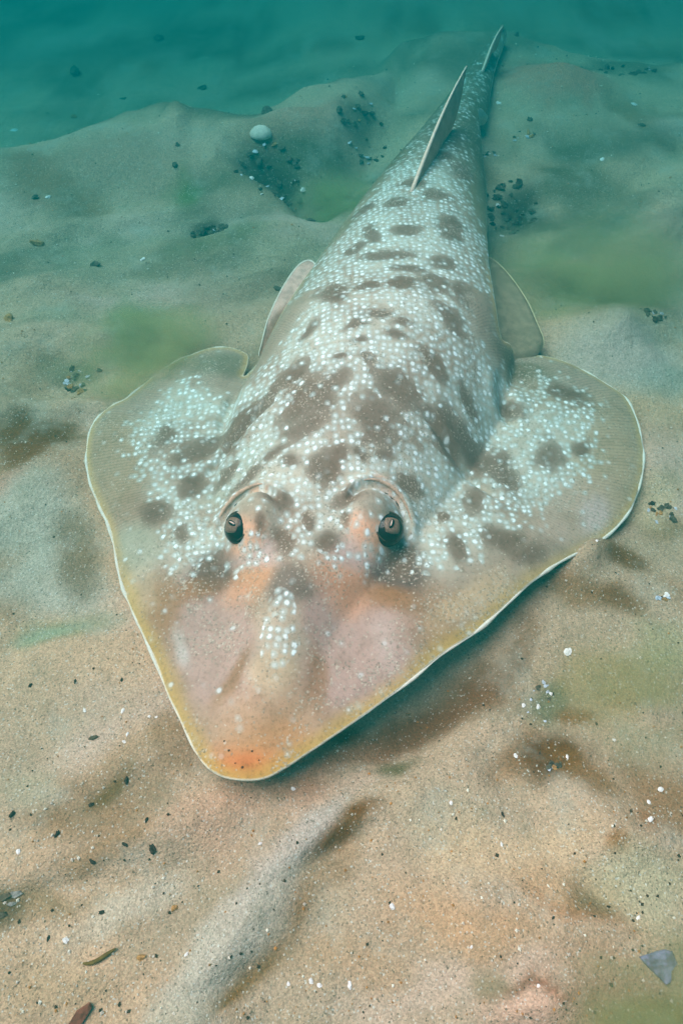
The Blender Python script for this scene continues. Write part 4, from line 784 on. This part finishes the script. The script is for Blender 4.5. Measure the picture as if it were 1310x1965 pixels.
def slab(name, x, y, outline, th, tilt, mat, label, cat, lift=0.0):
    n = len(outline); z0 = ground(x, y) + lift; P = [Vector((u, w, 0)) for u, w in outline]
    R = Matrix.Rotation(tilt[0], 3, 'X') @ Matrix.Rotation(tilt[1], 3, 'Y')
    bm = bmesh.new()
    top = [bm.verts.new(R @ (p * .92 + Vector((0, 0, th + .12 * th * math.sin(i * 2.3))))) for i, p in enumerate(P)]
    mid = [bm.verts.new(R @ (p + Vector((0, 0, th * .5)))) for p in P]
    bot = [bm.verts.new(R @ (p * .9 + Vector((0, 0, -th)))) for p in P]
    c = bm.verts.new(R @ Vector((sum(p.x for p in P) / n, sum(p.y for p in P) / n, th * 1.25)))
    for i in range(n):
        j = (i + 1) % n
        bm.faces.new((c, top[i], top[j])); bm.faces.new((top[i], mid[i], mid[j], top[j])); bm.faces.new((mid[i], bot[i], bot[j], mid[j]))
    bm.faces.new(bot[::-1]); bmesh.ops.recalc_face_normals(bm, faces=bm.faces)
    me = bpy.data.meshes.new(name); bm.to_mesh(me); bm.free(); me.materials.append(mat)
    o = bpy.data.objects.new(name, me); COL.objects.link(o); o.location = (x, y, z0)
    tag(o, label, cat); return o
x, y, s = BLUE_STONE[0]
slab("slate_fragment", x, y, [(-.52 * s, .16 * s), (-.40 * s, .0 * s), (-.10 * s, -.30 * s), (.06 * s, -.46 * s), (.20 * s, -.40 * s), (.26 * s, -.16 * s), (.44 * s, .02 * s), (.38 * s, .30 * s), (.20 * s, .34 * s), (.0 * s, .30 * s), (-.24 * s, .24 * s)], .0022, (.16, -.1),
     plain("blue_slate", (112, 120, 150), var=.55, scale=220), "blue grey flat stone fragment half sunk beside the olive silt", "stone", .001)
x, y, s = BROWN_SHELL[0]
slab("mussel_shell_fragment", x, y, [(-.5 * s, -.4 * s), (.1 * s, -.3 * s), (.5 * s, .3 * s), (.4 * s, .5 * s), (-.1 * s, .25 * s)], .0012, (.35, .3),
     plain("brown_shell", (120, 74, 56), var=.35, scale=300), "glossy brown shell fragment with a white edge in the sand", "shell", .002)
for i, (x, y, s) in enumerate(SHARDS):
    slab("shell_shard", x, y, [(-.5 * s, -.1 * s), (.0, -.22 * s), (.5 * s, .05 * s), (.3 * s, .25 * s), (-.3 * s, .2 * s)], .001, (RND.uniform(-.5, .5), RND.uniform(-.4, .4)),
         plain("shell_shard", (150, 150, 142) if i % 2 else (92, 84, 66), var=.35, scale=300), "thin grey broken shell shard poking out of the sand", "shell")["group"] = "broken shell shards"
x, y, s = TWIG[0]
tw = [(x + s * (t - .5), y - .18 * s * math.cos((t - .2) * 3) + .12 * s * t, ground(x, y) + .0015) for t in np.linspace(0, 1, 12)]
o = tube("twig", tw, [.0011 * math.sin(math.pi * (i + .7) / 12.4) ** .5 for i in range(12)], plain("twig", (112, 92, 40), var=.3), None, (x, y, ground(x, y)))
tag(o, "thin curved olive brown twig lying on bare sand", "twig")

# loose grit on the sand: too many and too small to count
def grit(name, n, col, lo, hi, seed, label):
    rs = np.random.RandomState(seed)
    y = -.02 + 1.25 * rs.rand(n) ** 1.7; x = (rs.rand(n) - .5) * (0.62 + y * 1.15)
    cl = fbm(x * 7, y * 7, 3, seed * 1.3)
    ok = (rs.rand(n) < .25 + 1.6 * np.clip(cl + .12, 0, 1)) & ~inside(x, y, FISH[::2]); x, y = x[ok], y[ok]
    s = lo + (hi - lo) * rs.rand(len(x)) ** 3 ; s = s * (1 + .6 * np.clip(y - .3, 0, 1))
    z = seabed_h(x, y) + s * .25
    base = np.array([(1, 0, 0), (0, 1, 0), (-1, 0, 0), (0, -1, 0), (0, 0, .8), (0, 0, -.8)])
    tri = np.array([(0, 1, 4), (1, 2, 4), (2, 3, 4), (3, 0, 4), (1, 0, 5), (2, 1, 5), (3, 2, 5), (0, 3, 5)])
    k = len(x); a = rs.rand(k) * 6.28; ca, sa = np.cos(a), np.sin(a)
    B = base[None] * (s * .5)[:, None, None] * (.6 + .8 * rs.rand(k, 6, 1))
    V = np.stack([B[..., 0] * ca[:, None] - B[..., 1] * sa[:, None], B[..., 0] * sa[:, None] + B[..., 1] * ca[:, None], B[..., 2]], -1) + np.stack([x, y, z], -1)[:, None]
    F = (tri[None] + (np.arange(k) * 6)[:, None, None]).reshape(-1, 3)
    o = link_mesh(name, V.reshape(-1, 3), F.tolist(), plain(name, col, var=.3, scale=200), smooth=False)
    tag(o, label, "grit", kind="stuff")
grit("pale_grit", 7000, (226, 218, 200), .0005, .0021, 1, "fine pale shell grit scattered over the sand")
grit("dark_grit", 6000, (70, 56, 42), .0005, .0021, 2, "fine dark grit scattered over the sand")
grit("amber_grit", 5000, (176, 128, 66), .0005, .0018, 3, "fine amber grit scattered over the sand")

# ---------------------------------------------------------------- silt stirred up by the fish, hanging just over the sand
def silt(x, y, rx, ry, rz, seed, dens, col, label):
    bm = bmesh.new(); bmesh.ops.create_icosphere(bm, subdivisions=3, radius=1.0)
    m = bpy.data.materials.new("silt_cloud"); m.use_nodes = True; nt = m.node_tree
    nt.nodes.remove(nt.nodes["Principled BSDF"])
    v = nt.nodes.new("ShaderNodeVolumePrincipled"); v.inputs["Color"].default_value = (*col, 1)
    v.inputs["Absorption Color"].default_value = (*[c ** .5 for c in col], 1)
    tc = nt.nodes.new("ShaderNodeTexCoord").outputs["Object"]
    ln = nt.nodes.new("ShaderNodeVectorMath"); ln.operation = 'LENGTH'; nt.links.new(tc, ln.inputs[0])
    nz = N(nt, "ShaderNodeTexNoise", Scale=1.7, Detail=3.0, Distortion=.6); nt.links.new(tc, nz.inputs["Vector"])
    off = nt.nodes.new("ShaderNodeVectorMath"); off.operation = 'ADD'; off.inputs[1].default_value = (seed * 3.1, seed, 0)
    nt.links.new(tc, off.inputs[0]); nt.links.new(off.outputs[0], nz.inputs["Vector"])
    fall = ramp(nt, ln.outputs["Value"], 1.0, .15)
    dn = math_n(nt, 'MULTIPLY', math_n(nt, 'MULTIPLY', fall, ramp(nt, nz.outputs[0], .32, .68)), dens)
    nt.links.new(dn, v.inputs["Density"])
    nt.links.new(v.outputs[0], nt.nodes["Material Output"].inputs["Volume"])
    me = bpy.data.meshes.new("silt_cloud"); bm.to_mesh(me); bm.free(); me.materials.append(m)
    o = bpy.data.objects.new("silt_cloud", me); COL.objects.link(o); o.location = (x, y, ground(x, y) + rz * .3)
    o.scale = (rx, ry, rz)
    tag(o, label, "silt", kind="stuff")
for i, (x, y, r, k, dens, label) in enumerate(SILT):
    silt(x, y, r, r * k, r * .45, i + 1, dens, (.34, .29, .14), label)
